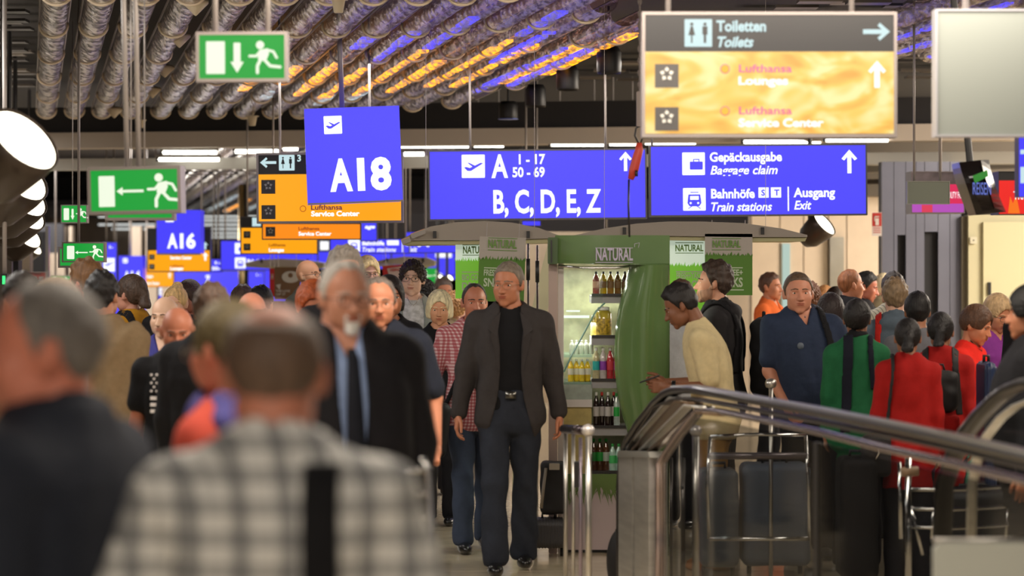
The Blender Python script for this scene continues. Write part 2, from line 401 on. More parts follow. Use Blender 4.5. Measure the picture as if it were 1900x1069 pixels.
class Person:
    """front towards -y; local metres for a 1.80 m body, scaled as a whole by height"""
    def __init__(s, **k):
        g = k.get
        s.k = k; s.build_ = g('build','m'); s.sc = g('h',1.78)/1.80; s.wd = g('wide',1.0)
        fem = s.build_ == 'f'; s.sh = (.152 if fem else .176)*s.wd+(.008 if s.build_ == 'b' else 0)
        s.lean = g('lean',0.)            # forward bend of the upper body (metres at the shoulders)
        s.side = g('side',0.)
        def arm(sx, spec):
            S = np.array([sx*s.sh, .012, 1.435]); u, v = spec    # u,v: directions of upper arm and forearm
            u = np.array(u, float); v = np.array(v, float); u[0] *= sx; v[0] *= sx
            E = S+u/np.linalg.norm(u)*.285; W = E+v/np.linalg.norm(v)*.250; return S, E, W
        s.armR = arm(-1, g('armR', ((.12,.05,-1),(.06,-.18,-1)))); s.armL = arm(1, g('armL', ((.12,.05,-1),(.06,-.18,-1))))
        st = g('stride', .0); sp = g('stance', .09)
        def leg(sx, fwd, lift=0.):
            H = np.array([sx*.088, .0, .90]); A = np.array([sx*sp, .03-fwd, .085+lift+ (abs(fwd)*.06 if fwd < 0 else 0)])
            mid = (H+A)/2; mid[1] -= .03+(.10*abs(fwd) if fwd < 0 else .03*abs(fwd)) ; return H, mid+np.array([0,0,.02]), A
        s.legR = leg(-1, st); s.legL = leg(1, -st)
    def bend(s, X, Y, Z):
        "undo the lean so shapes can be written upright"
        t = np.clip((Z-.95)/.5, 0, 1.7); return X-s.side*t*t*(1.6-.4*t), Y+s.lean*t*t, Z
    def fwd(s, p):
        t = min(max((p[2]-.95)/.5, 0), 1.7); return np.array([p[0]+s.side*t*t*(1.6-.4*t), p[1]-s.lean*t*t, p[2]])
    def torso(s, X, Y, Z, off, zmin=.80, flare=0., cut=.03):
        rx, ry, cy = TORSO[s.build_]; rx = [v*s.wd for v in rx]
        a = interp(Z, MZ, rx)+off; b = interp(Z, MZ, ry)+off; c = interp(Z, MZ, cy)
        if flare: fl = flare*np.clip((1.12-Z)/.4, 0, 1); a = a+fl; b = b+fl*.7
        u = np.abs(X)/a; v = np.abs(Y-c)/b; q = (u**2.5+v**2.5+1e-9)**(1/2.5)
        d = (q-1)*np.minimum(a,b)
        top = 1.53+off
        return smax(smax(d, Z-top, .02), zmin-Z, cut)
    def shoulders(s, X, Y, Z, off, k=.04):
        r = .048 if s.build_ == 'f' else .058; d = None
        for sx in (-1,1):
            q = cap(X,Y,Z, (sx*.07,.014,1.450), (sx*(s.sh-.002),.012,1.424), r*.95+off, r*.92+off)
            q = smin(q, cap(X,Y,Z, (sx*.030,.026,1.535), (sx*s.sh*.86,.018,1.448), .022+off*.6, .030+off*.8), .03)
            d = q if d is None else np.minimum(d,q)
        return d
    def arm_f(s, X, Y, Z, A, off, upto=1.0, ra=1.0):
        S, E, W = A; f_ = .82 if s.build_ == 'f' else (1.12 if s.build_ == 'b' else 1.0); f_ *= ra
        e = E if upto >= 1 else S+(E-S)*min(1, upto)
        r1 = .041*f_+off
        d = cap(X,Y,Z, tuple(S), tuple(e), .053*f_+off, r1 if upto >= 1 else .046*f_+off)
        if upto > 1:
            w = E+(W-E)*min(1, upto-1); d = smin(d, cap(X,Y,Z, tuple(E), tuple(w), r1, .030*f_+off*1.0), .02)
        return d
    def legs_f(s, X, Y, Z, off, ank=0., k=.025, upto=1.0):
        f_ = 1.0 if s.build_ != 'b' else 1.08; d = None
        for H, K, A in (s.legR, s.legL):
            q = cap(X,Y,Z, tuple(H), tuple(K), .088*f_+off, .058*f_+off)
            if upto > .5:
                a = K+(A-K)*min(1., (upto-.5)*2); q = smin(q, cap(X,Y,Z, tuple(K), tuple(a), .058*f_+off, .040+off+ank), .02)
            d = q if d is None else smin(d, q, k)
        return d
    def body_f(s, bare_sleeve):
        def f(X0, Y0, Z0):
            X,Y,Z = s.bend(X0,Y0,Z0)
            d = s.torso(X,Y,Z, -.004, .86)
            d = smin(d, s.shoulders(X,Y,Z,-.004), .045)
            for A in (s.armR, s.armL): d = smin(d, s.arm_f(X,Y,Z,A,-.004,2.0), .03)
            nk = .050 if s.build_ == 'f' else .060 if s.build_ == 'm' else .068
            d = smin(d, cap(X,Y,Z, (0,.020,1.46), (0,.012,1.62), nk+.004, nk-.004), .03)
            d = smin(d, s.legs_f(X,Y,Z,-.010), .02)
            return d
        return f
    def box3(s, z0, z1, pad=.06):
        xs = [abs(p[0]) for A in (s.armR, s.armL) for p in A]; m = max(xs+[.24])+pad+.03+abs(s.side)*1.8
        ys = [p[1] for A in (s.armR, s.armL) for p in A]+[-.16,.18]
        for l in (s.legR, s.legL): ys += [p[1] for p in l]
        return (-m, min(ys)-pad-.03-max(0,s.lean)*2.2, z0), (m, max(ys)+pad+.03, z1)
_P_COUNT = [0]
def skin_m(rgb): return mat('skin_%d_%d_%d' % tuple(rgb), rgb, .48, noise=.06, nscale=14, spec=.35, bump=.05, bscale=90)
def hair_m(rgb): return mat('hair_%d_%d_%d' % tuple(rgb), tuple(min(235, int(v*1.22+4)) if max(rgb) > 30 else v for v in rgb), .55, noise=.35, nscale=55, spec=.4, bump=.5, bscale=120, stretch=(1,1,.15))
def person(label, px, top, d, heading=0, vox=.013, group=None, **k):
    """px, top: where the crown stands in the photograph, d: distance. Height follows from them"""
    h = CH-(top-HY)*d/F
    ns = k.get('sunk', .018); k['h'] = k['h'] if 'h' in k else h/(1.80-ns)*1.80; s = Person(**k); g = k.get; sc = s.sc
    rng = np.random.RandomState(_P_COUNT[0]+11); _P_COUNT[0] += 1
    hd = math.radians(heading)
    root = empty('person', (GX(px,d), d, 0), label, 'person', (0,0,hd), group)
    # the crown is over the head, which a lean carries forward: shift the root back
    off = s.fwd(np.array([0,0,1.68]))*sc; ho = g('head_off', (0,0))
    c_, s_ = math.cos(hd), math.sin(hd)
    root.location.x -= c_*off[0]-s_*off[1]; root.location.y -= s_*off[0]+c_*off[1]
    if g('z') : root.location.z = g('z')
    def put(name, V, Q, m, parent=root, mi=None):
        V = np.asarray(V, float)*sc
        o = mesh_obj(name, V.tolist(), [tuple(int(i) for i in q) for q in Q] if not isinstance(Q, list) else Q, m, parent, True, mi=mi); return o
    skin = skin_m(g('skin', (205,150,125))); hairm = hair_m(g('hair_rgb', (60,45,35)))
    # ---- body with head, eyes, hands as one mesh
    lo, hi = s.box3(.05, 1.66)
    V, Q = nets(s.body_f(None), lo, hi, vox)
    Vs = [V]; Fs = [tuple(int(i) for i in q) for q in Q]; MI = [0]*len(Fs); n = len(V)
    nu, nv = (72, 56) if vox < .012 else (56, 44) if vox < .0135 else (40, 32)
    kind = g('face', 'f' if s.build_ == 'f' else 'm')
    D, R, R0, hf = head_geo(kind, nu, nv)
    yaw, pitch, roll = [math.radians(a) for a in g('head', (0,0,0))]   # yaw: to the person's left +, pitch: down +
    Rm = Matrix.Rotation(yaw,3,'Z') @ Matrix.Rotation(pitch,3,'X') @ Matrix.Rotation(roll,3,'Y')
    Rn = np.array(Rm); piv = np.array([0,.015,-.085]); hs = g('head_scale', 1.05)
    base = s.fwd(np.array([0,.0,1.6825-ns]))
    def HT(v):
        v = np.asarray(v, float)*hs; v[:,2] += .1175*(1-hs); return (v-piv)@Rn.T+piv+base
    HV = D*R[:,None]+HC
    def join(V2, F2, m):
        nonlocal n
        Vs.append(V2); Fs.extend(tuple(int(i)+n for i in f_) for f_ in F2); MI.extend([m]*len(F2)); n += len(V2)
    join(HT(HV), hf, 0)
    fz = head_f(kind)
    def surf_y(x, z):
        y = -.14
        for _ in range(60): y += .6*float(fz(np.array([x]),np.array([y]),np.array([z]))[0])
        return y
    def blob(c, r, nn=(10,7)):
        D2 = head_dirs(*nn); return D2*np.array(r)+np.array(c), head_faces(*nn)
    mats = [skin, mat('eye_white', (225,215,205), .25), mat('iris_dark', (45,35,28), .2), mat('lips_%d_%d_%d' % tuple(g('skin',(205,150,125))), tuple(int(v*q) for v, q in zip(g('skin',(205,150,125)), (.80,.62,.60))), .5), hairm]
    facing = g('facing', True)
    if facing:
        for sx in (-1,1):
            ye = surf_y(.0315, .0)
            join(HT(blob((sx*.0315, ye+.0035, .0005), (.0130,.0062,.0058), (14,10))[0]), blob((0,0,0),(1,1,1),(14,10))[1], 1)
            join(HT(blob((sx*.0315+g('gaze',0)*.004, ye-.0015, .0003), (.0052,.0024,.0052))[0]), head_faces(10,7), 2)
            # lid line and brow
            for j in range(9):
                t = (j-4)/4; yb = surf_y(.031+t*.016*sx*sx, .0215)
                join(HT(blob((sx*(.031+t*.016), yb-.0002, .0215+.003*(1-t*t)-(.002 if t > 0 else 0)), (.0056,.0030,.0020 if s.build_ == 'f' else .0032))[0]), head_faces(10,7), 4)
                yl = surf_y(.0315+t*.009, .0075)
                join(HT(blob((sx*(.0315+t*.010), ye-.0005+.0015*t*t, .0068-.0022*t*t), (.0040,.0028,.0014), (8,5))[0]), head_faces(8,5), 4 if s.build_ == 'f' else 0)
        for z, rx, rz in ((-.0585,.0250,.0034), (-.0680,.0215,.0042)):
            yl = surf_y(0, z); join(HT(blob((0, yl+.0042, z), (rx,.0052,rz), (14,8))[0]), head_faces(14,8), 3)
    hp = g('hands', ('relaxed','relaxed'))
    for A, left, pose in ((s.armR, False, hp[0]), (s.armL, True, hp[1])):
        if pose is None: continue
        HVv, HQ = hand(pose, left); S, E, W = A; Wf, Ef = s.fwd(W), s.fwd(E)
        dn = Wf-Ef; dn = dn/np.linalg.norm(dn); th = np.array(g('thumbR' if not left else 'thumbL', (0,-1,.2)), float)
        th = th-dn*th.dot(dn); th /= np.linalg.norm(th)
        zc = -dn; yc = -th; xc = np.cross(yc, zc); M3 = np.stack([xc,yc,zc],1)
        hsz = .90 if s.build_ == 'f' else 1.0
        join((HVv*hsz)@M3.T+Wf+dn*.004, HQ, 0)
    V = np.vstack(Vs)
    body = put('body', V, Fs, mats, mi=MI)
    # ---- garments
    def fold(X, Y, Z, amp, sd=0):
        return amp*(np.sin(Z*34+X*22+4*np.sin(X*9+sd)+sd)*.5+np.sin(Z*17-X*31+Y*26+sd*2)*.5+.5*np.sin(X*55+3*np.sin(Z*8+sd)))
    sd = rng.uniform(0,6)
    top = g('wear', {}); tk = top.get('kind','tee'); tz = top.get('hem', .90); slv = top.get('sleeve', {'tee':.62,'jacket':1.97,'shirt':1.95,'coat':1.97}.get(tk,1.95))
    o1 = top.get('off', {'tee':.010,'shirt':.012,'jacket':.024,'coat':.028}.get(tk,.012)); neck = top.get('neck', 'round')
    amp = top.get('fold', .0035 if tk != 'jacket' else .003)
    def top_f(X0, Y0, Z0, off=o1, opening=None, sl=slv, hem=tz, amp=amp):
        X,Y,Z = s.bend(X0,Y0,Z0)
        d = s.torso(X,Y,Z, off+.004, hem, top.get('flare', .02), .008)
        d = smin(d, s.shoulders(X,Y,Z, off), .05)
        if tk in ('shirt','jacket','coat','hoodie') or neck == 'collar':     # collar
            nk = .072 if s.build_ != 'f' else .062
            d = smin(d, smax(cap(X,Y,Z, (0,.024,1.46), (0,.020,1.545), nk+.006+off*.3, nk-.006+off*.3), Z-(1.552-.55*(.02-Y)), .006), .018)
        if tk == 'hoodie': d = smin(d, ell(X,Y,Z, (0,.105,1.485), (.115,.050,.055)), .03)
        for A in (s.armR, s.armL):
            if sl > 0: d = smin(d, s.arm_f(X,Y,Z,A, off+(.006 if tk=='tee' else .0), sl, 1.0), .025)
        d = d+fold(X,Y,Z,amp,sd)
        if neck == 'round': d = smax(d, -cap(X,Y,Z, (0,.012,1.505), (0,-.03,1.62), .066, .085), .006)
        if neck == 'v': d = smax(d, -smax(np.abs(X)-.055*np.clip((Z-1.34)/.14,0,1.4)-.0, Y-.0, .01), .006); d = smax(d, -cap(X,Y,Z, (0,.012,1.525), (0,-.03,1.64), .066, .085), .006)
        if neck == 'collar' or tk in ('shirt','jacket','coat','hoodie'): d = smax(d, -cap(X,Y,Z, (0,.014,1.52), (0,-.01,1.64), .062, .066), .004); d = smax(d, -smax(np.abs(X)-.040*np.clip((Z-1.44)/.08,0,1.3), Y-.0, .01), .006)
        if opening:     # open front: width at hem, at waist, at chest, top
            wd_ = interp(Z, opening[0], opening[1]); d = smax(d, -smax(np.abs(X-opening[2] if len(opening) > 2 else X)-wd_, Y+.02, .01), .006)
        return d
    tm = top.get('m'); under = top.get('under')
    op = top.get('open')
    lo, hi = s.box3(tz-.06, 1.62, .09)
    if g('bare_top') is None:
        V, Q = nets(lambda a,b,c: top_f(a,b,c, opening=op), lo, hi, vox); t_o = put(top.get('name', {'tee':'t_shirt','shirt':'shirt','jacket':'jacket','coat':'coat','hoodie':'hoodie'}[tk]), V, Q, tm)
        if g('stripes'): pass
    if under:       # a shirt seen in the opening of the jacket
        un = under.get('neck','collar')
        def uf(X0,Y0,Z0):
            X,Y,Z = s.bend(X0,Y0,Z0); d = s.torso(X,Y,Z, .010, under.get('hem',.93), 0, .008); d = smin(d, s.shoulders(X,Y,Z,.004), .05)
            if un == 'collar':
                d = smin(d, smax(cap(X,Y,Z, (0,.022,1.46), (0,.014,1.56), .074, .064), Z-(1.565-.45*(.02-Y)), .006), .015)
                d = smax(d, -cap(X,Y,Z, (0,.014,1.53), (0,-.01,1.66), .058, .066), .004)
                d = smax(d, -smax(np.abs(X)-.030*np.clip((Z-1.42)/.08,0,1.3), Y-.0, .01), .006)
            else: d = smax(d, -cap(X,Y,Z, (0,.012,1.505), (0,-.03,1.62), .062, .082), .006)
            return d+fold(X,Y,Z,.002,sd+1)
        V, Q = nets(uf, (-.27,-.25-max(0,s.lean)*2,.88), (.27,.22,1.62), vox); put('shirt', V, Q, under['m'])
        if under.get('tie'):
            b = MB(); w_ = .02
            ys = [surf_t(s, z)-.016 for z in (1.47,1.40,1.28,1.15,1.05)]
            put('tie', [(x,y,z) for (z, w_), y in zip(((1.475,.012),(1.44,.018),(1.28,.026),(1.15,.030),(1.05,.034)), ys) for x in (-w_,w_) for y in (y,y-.008)],
                [(i*4+a,i*4+b,i*4+4+b,i*4+4+a) for i in range(4) for a,b in ((0,1),(1,3),(3,2),(2,0))], under['tie'])
    bot = g('bot', {}); bm_ = bot.get('m', cloth('trousers_dark', (38,38,42)))
    if bot.get('kind','trousers') == 'skirt':
        def bf(X,Y,Z):
            X,Y,Z = s.bend(X,Y,Z); return smax(s.torso(X,Y,Z,.012,bot.get('z',.5),.05,.008), Z-1.06, .01)+fold(X,Y,Z,.004,sd)
        V, Q = nets(bf, (-.30,-.26,bot.get('z',.5)-.04), (.30,.28,1.1), vox+.002)
        put('skirt', V, Q, bm_)
    else:
        def bf(X,Y,Z):
            X2,Y2,Z2 = s.bend(X,Y,Z)
            d = smax(s.torso(X2,Y2,Z2, .010, .80), Z-1.05, .008)
            d = smin(d, s.legs_f(X,Y,Z, .014, bot.get('ank',.016), .02, bot.get('upto',1.0)), .035)
            return smax(d+fold(X,Y,Z,bot.get('fold',.004),sd), -(Z-bot.get('hem',.045)), .006)
        lo, hi = s.box3(.0, 1.10, .09); lo = (-.34, lo[1], .0); hi = (.34, hi[1], 1.1)
        V, Q = nets(bf, lo, hi, vox+.001)
        put('trousers', V, Q, bm_)
    if g('belt'):
        b = MB(); rx, ry, cy = TORSO[s.build_]
        b.box(-.03,.03,-.152,-.132,1.005,1.045); put('belt_buckle', b.V, b.F, mat('buckle_metal',(120,118,112),.3,1))
    # ---- shoes
    shm = g('shoe', mat('shoe_black', (22,21,22), .3, coat=.3))
    for (H,K,A), nm in ((s.legR,'shoe'), (s.legL,'shoe')):
        pt = g('toe', 0) if A is s.legR[2] else 0
        zz = A[2]-.085
        def sf(X,Y,Z):
            d = smin(ell(X,Y,Z, (A[0],A[1]-.10,.032+zz), (.046,.115,.042)), ell(X,Y,Z, (A[0],A[1]+.01,.045+zz), (.040,.065,.060)), .03)
            return smax(d, -(Z-.004-zz), .006)
        V, Q = nets(sf, (A[0]-.08,A[1]-.26,-.03), (A[0]+.08,A[1]+.12,.16+zz), .011)
        put('shoe', V, Q, shm)
    # ---- hair
    hr = g('hair', {'style':'short'})
    if hr:
        if hr.get('style','short') == 'short':
            HV2, hf2 = hair_shell(hr, kind, nu, nv, rng); put('hair', HT(HV2), hf2, hairm)
        else:
            HV2, HQ2 = hair_volume(hr); put('hair', HT(HV2), HQ2, hairm)
    if g('beard'):
        bd = g('beard'); p = D*R[:,None]+HC; az = np.abs(np.arctan2(p[:,0], -p[:,1]))
        if bd == 'goatee': m = np.clip((-.047-p[:,2])/.006,0,1)*np.clip((.36-az)/.10,0,1)
        else: m = np.clip((np.interp(az,[0,.35,.6,1.2,1.5],[-.048,-.05,-.045,-.03,0])-p[:,2])/.01,0,1)*np.clip((1.7-az)/.2,0,1)
        mo = np.clip(1-((p[:,0]/.026)**2+((p[:,2]+.064)/.011)**2),0,1); m = m*(mo < .05)
        put('beard', HT(D*(R+.005*m-.003*(1-m))[:,None]+HC), hf, hair_m(g('beard_rgb',(190,185,178))))
    # ---- glasses
    if g('glasses'):
        gm = mat('glasses_frame', (28,24,26), .3) if g('glasses') != 'light' else mat('glasses_wire', (150,135,110), .3, .8)
        b = MB(); rr = .0016 if g('glasses') != 'light' else .0011; y0 = -.106
        for sx in (-1,1):
            ring = [(sx*.0325+.0235*math.copysign(abs(math.cos(a))**.7, math.cos(a)), y0+.25*abs(abs(sx*.0325+.0235*math.cos(a))-.0)**1.6, -.002+.0165*math.copysign(abs(math.sin(a))**.75, math.sin(a))) for a in [i*math.pi/10 for i in range(21)]]
            b.tube(ring, rr, 6, False)
            b.tube([(sx*.056,y0+.006,.004),(sx*.074,y0+.03,.004),(sx*.080,.0,.002),(sx*.082,.03,-.006)], rr, 6)
        b.tube([(-.010,y0,0),(0,y0-.003,.002),(.010,y0,0)], rr, 6)
        gl = put('glasses', HT(np.array(b.V)), b.F, gm)
    root['_'] = 1; del root['_']
    return root, s
def surf_t(s, z):
    rx, ry, cy = TORSO[s.build_]; return float(np.interp(z, MZ, cy)-np.interp(z, MZ, ry))-.014-s.lean*min(max((z-.95)/.5,0),1.7)**2

def strap(root, s, name, x_top, x_bot, m, wdt=.022, off=.034, front=False, z0=.95, z1=1.56, vox=.010):
    "a band lying on the clothes, running from x_top at the shoulder to x_bot at height z0"
    def f(X0,Y0,Z0):
        X,Y,Z = s.bend(X0,Y0,Z0); d = smin(s.torso(X,Y,Z,off,.7,.02), s.shoulders(X,Y,Z,off-.006), .05)
        t = np.clip((1.45-Z)/(1.45-z0),0,1); xc = x_top+(x_bot-x_top)*t
        d = smax(d, np.abs(X-xc)-wdt, .003); d = smax(d, z0-Z, .004); d = smax(d, Z-z1, .004)
        d = smax(d, -smin(s.torso(X,Y,Z,off-.016,.7,.02), s.shoulders(X,Y,Z,off-.022), .05), .002)
        if front is True: d = smax(d, Y-.03, .004)
        if front is False: d = smax(d, -.03-Y, .004)
        return d
    xs = (min(x_top,x_bot)-.06, max(x_top,x_bot)+.06)
    V, Q = nets(f, (xs[0]-abs(s.side)*2,-.30-max(0,s.lean)*2,z0-.03), (xs[1]+abs(s.side)*2,.30,z1+.06), vox)
    if len(V): return mesh_obj(name, (V*s.sc).tolist(), [tuple(int(i) for i in q) for q in Q], m, root, True)
def backpack(root, s, label, m, size=(.15,.10,.22), z=1.24, strap_m=None, pocket=True):
    "worn on the back: a thing of its own, standing where the wearer carries it"
    hd = root.rotation_euler.z; sc = s.sc; y = .155+size[1]+.045-s.lean*.35
    c_, s_ = math.cos(hd), math.sin(hd); loc = Vector((root.location.x-s_*y*sc, root.location.y+c_*y*sc, (z-size[2])*sc))
    e = empty('backpack', loc, label, 'backpack', (0,0,hd))
    def f(X,Y,Z):
        d = boxs(X,Y,Z, (0,0,size[2]), (size[0],size[1]*(1),size[2]), .07)
        return d+.004*np.sin(X*40+3*np.sin(Z*20))+.003*np.sin(Z*50+X*20)
    def put(nm, V, Q): return mesh_obj(nm, (V*sc).tolist(), [tuple(int(i) for i in q) for q in Q], m, e, True)
    put('main_compartment', *nets(f, (-size[0]-.03,-size[1]-.03,-.03), (size[0]+.03,size[1]+.03,size[2]*2+.03), .012))
    if pocket: put('front_pocket', *nets(lambda X,Y,Z: boxs(X,Y,Z, (0,size[1],size[2]*.62), (size[0]*.72,.04,size[2]*.42), .035), (-size[0],size[1]-.06,0), (size[0],size[1]+.07,size[2]*1.2), .011))
    mb = MB(); mb.tube([(-.03,-size[1]*.4,size[2]*2-.01),(-.02,-size[1]*.4,size[2]*2+.03),(.02,-size[1]*.4,size[2]*2+.03),(.03,-size[1]*.4,size[2]*2-.01)], .008, 8)
    o = mb.build('grab_handle', m, e, True); o.scale = (sc,)*3
    for sx in (-1,1): strap(root, s, 'shoulder_strap', sx*.10, sx*.13, strap_m or m, .024, .036, None, 1.10)
    return e
# ---------------------------------------------------------------- the hall itself
def floor_mat():
    m = mat('floor_stone', (214,198,170), .16, noise=.10, nscale=6, spec=.6, coat=.3); return m
def emat(name, rgb, st=1.0, base=.05):
    if name in _M: return _M[name]
    m = bpy.data.materials.new(name); m.use_nodes = True; b = m.node_tree.nodes['Principled BSDF']; c = lin(rgb)
    b.inputs['Base Color'].default_value = tuple(v*base for v in c)+(1,); b.inputs['Roughness'].default_value = .35
    b.inputs['Emission Color'].default_value = c+(1,); b.inputs['Emission Strength'].default_value = st
    m.diffuse_color = c+(1,); _M[name] = m; return m
dark_ceiling = mat('ceiling_black', (40,38,40), .8)
steel = mat('steel_satin', (185,182,176), .28, .9, noise=.06, nscale=5)
chrome = mat('chrome', (205,205,205), .12, 1.)
grey_paint = mat('paint_grey', (128,122,116), .6)
beam_paint = mat('beam_grey', (196,184,172), .6)
black_metal = mat('black_metal', (24,23,25), .45)
rod_m = mat('rod_aluminium', (168,160,156), .45, .3)
def struct(o): o['kind'] = 'structure'; return o
# floor of large stone tiles: a bed and, as far as they can be told apart, single tiles
flo = struct(MB().box(-14,14,-1,100,-.12,-.006).build('floor', floor_mat()))
tile_b = MB().box(-.595,.595,-.595,.595,-.006,0); first = None
for j in range(4, 17):
    for i in range(-5, 6):
        if abs(i*1.2) > .25*(j*1.2)+1.8: continue
        if first is None: first = t = tile_b.build('tile', floor_mat(), flo)
        else: t = first.copy(); t.parent = flo; COL.objects.link(t)
        t.location = (i*1.2, j*1.2, 0)
struct(MB().box(-14,14,17*1.2-.6,100,-.006,0).build('floor_far', floor_mat()))
ceil = struct(MB().box(-14,14,-1,100,3.86,4.0).build('ceiling', dark_ceiling))
# staggered dark metal ceiling slats left and right of the light troughs
slm = [mat('ceiling_slat_a', (92,84,76), .4, .5), mat('ceiling_slat_b', (60,56,54), .45, .5), mat('ceiling_slat_c', (120,110,98), .4, .5)]
sl0 = [MB().box(-.16,.16,-.10,.10,-.02,0).build('ceiling_slat', m, ceil) for m in slm]
for o in sl0: o.location = (-9, 4, 3.85)
rs = random.Random(3); nsl = 0
for j in range(19):
    d = 15.6+j*.68
    xa, xb = GX(-20, d), GX(78+0*j, d)
    for i in range(3):
        o = rs.choice(sl0).copy(); COL.objects.link(o); o.parent = ceil; nsl += 1
        o.location = (xb-.22-i*.42-rs.random()*.1, d+rs.uniform(-.1,.1), 3.74+rs.uniform(-.04,.04)); o.scale = (1,1,1)
    for i in range(11):
        if rs.random() < .08: continue
        o = rs.choice(sl0).copy(); COL.objects.link(o); o.parent = ceil; nsl += 1
        x0 = -.2+ (28-d)*.17+1.0
        o.location = (x0+i*.42+rs.uniform(-.05,.05), d+rs.uniform(-.1,.1), 3.80+rs.uniform(-.04,.03))
cream_w = mat('wall_cream', (222,204,182), .6, noise=.03)
# cross beams
def beam(y_left, y_right, z0, z1, x0, x1, nm, m=beam_paint, th=.35):
    V = [(x0,y_left,z0),(x1,y_right,z0),(x1,y_right+th,z0),(x0,y_left+th,z0),(x0,y_left,z1),(x1,y_right,z1),(x1,y_right+th,z1),(x0,y_left+th,z1)]
    return struct(mesh_obj(nm, V, [(0,1,2,3),(4,7,6,5),(0,4,5,1),(1,5,6,2),(2,6,7,3),(3,7,4,0)], m))
beam(30.6, 27.4, 3.14, 3.315, -8, 8, 'trim_1')
beam(30.65, 27.45, 3.315, 3.60, -8, 8, 'trim_2', dark_ceiling, .25)
beam(31.2, 28.2, 2.92, 3.05, -8, 8, 'trim_3', mat('beam_lower',(190,188,182),.6), .2)
struct(MB().box(-12,12,60.4,60.8,P(0,452,60.4).z,P(0,384,60.4).z).build('wall_bulkhead', mat('bulkhead_slate',(138,134,140),.6)))
beam(61, 59, 3.02, 3.30, -12, 12, 'trim_4', mat('beam_far',(130,124,128),.6))
beam(61.3, 59.3, 3.30, 3.85, -12, 12, 'trim_5', dark_ceiling)
beam(44, 43, 3.06, 3.16, 3.0, 12, 'trim_6', mat('beam_mid',(96,90,84),.6))
struct(MB().box(-14,14,96,96.3,0,3.9).build('wall_back', mat('wall_dark', (52,48,50), .8)))
struct(MB().box(-14.3,-14,-1,96,0,3.9).build('wall_left', mat('wall_side', (96,90,84), .8)))
struct(MB().box(14,14.3,-1,96,0,3.9).build('wall_right', mat('wall_side', (96,90,84), .8)))
# ---- light troughs of clear acrylic fanning towards the far end, with glowing strips that imitate reflections
def trough_mat():
    m = bpy.data.materials.new('clear_acrylic'); m.use_nodes = True; nt = m.node_tree; N = nt.nodes; L = nt.links
    b = N['Principled BSDF']; b.inputs['Base Color'].default_value = lin((205,192,178))+(1,); b.inputs['Metallic'].default_value = .85; b.inputs['Roughness'].default_value = .13
    tc = N.new('ShaderNodeTexCoord'); mp = N.new('ShaderNodeMapping'); L.new(tc.outputs['Object'], mp.inputs[0]); mp.inputs['Scale'].default_value = (16,3.2,16)
    n = N.new('ShaderNodeTexNoise'); n.inputs['Scale'].default_value = 1.6; n.inputs['Detail'].default_value = 5; L.new(mp.outputs[0], n.inputs[0])
    bp = N.new('ShaderNodeBump'); bp.inputs['Strength'].default_value = .8; bp.inputs['Distance'].default_value = .03; L.new(n.outputs[0], bp.inputs['Height']); L.new(bp.outputs[0], b.inputs['Normal'])
    tr = N.new('ShaderNodeBsdfTransparent'); tr.inputs[0].default_value = (.93,.90,.87,1); mx = N.new('ShaderNodeMixShader')
    mr = N.new('ShaderNodeMapRange'); mr.inputs['From Min'].default_value = .42; mr.inputs['From Max'].default_value = .58; mr.inputs['To Min'].default_value = .12; mr.inputs['To Max'].default_value = .72
    L.new(n.outputs[0], mr.inputs[0]); L.new(mr.outputs[0], mx.inputs[0])
    L.new(b.outputs[0], mx.inputs[1]); L.new(tr.outputs[0], mx.inputs[2])
    L.new(mx.outputs[0], N['Material Output'].inputs[0]); return m
acr = trough_mat(); ring_m = mat('trough_ring', (245,226,200), .35, .3)
or_l = emat('reflection_orange', (255,160,0), 3.2); bl_l = emat('reflection_blue', (70,64,255), 1.8); wh_l = emat('reflection_cool', (205,225,235), 1.1)  # emissive colours imitating reflections in the acrylic, no real lamps
UX, UZ = -.179, -.0156
def zt(d): return 3.447+.0156*(28-d)
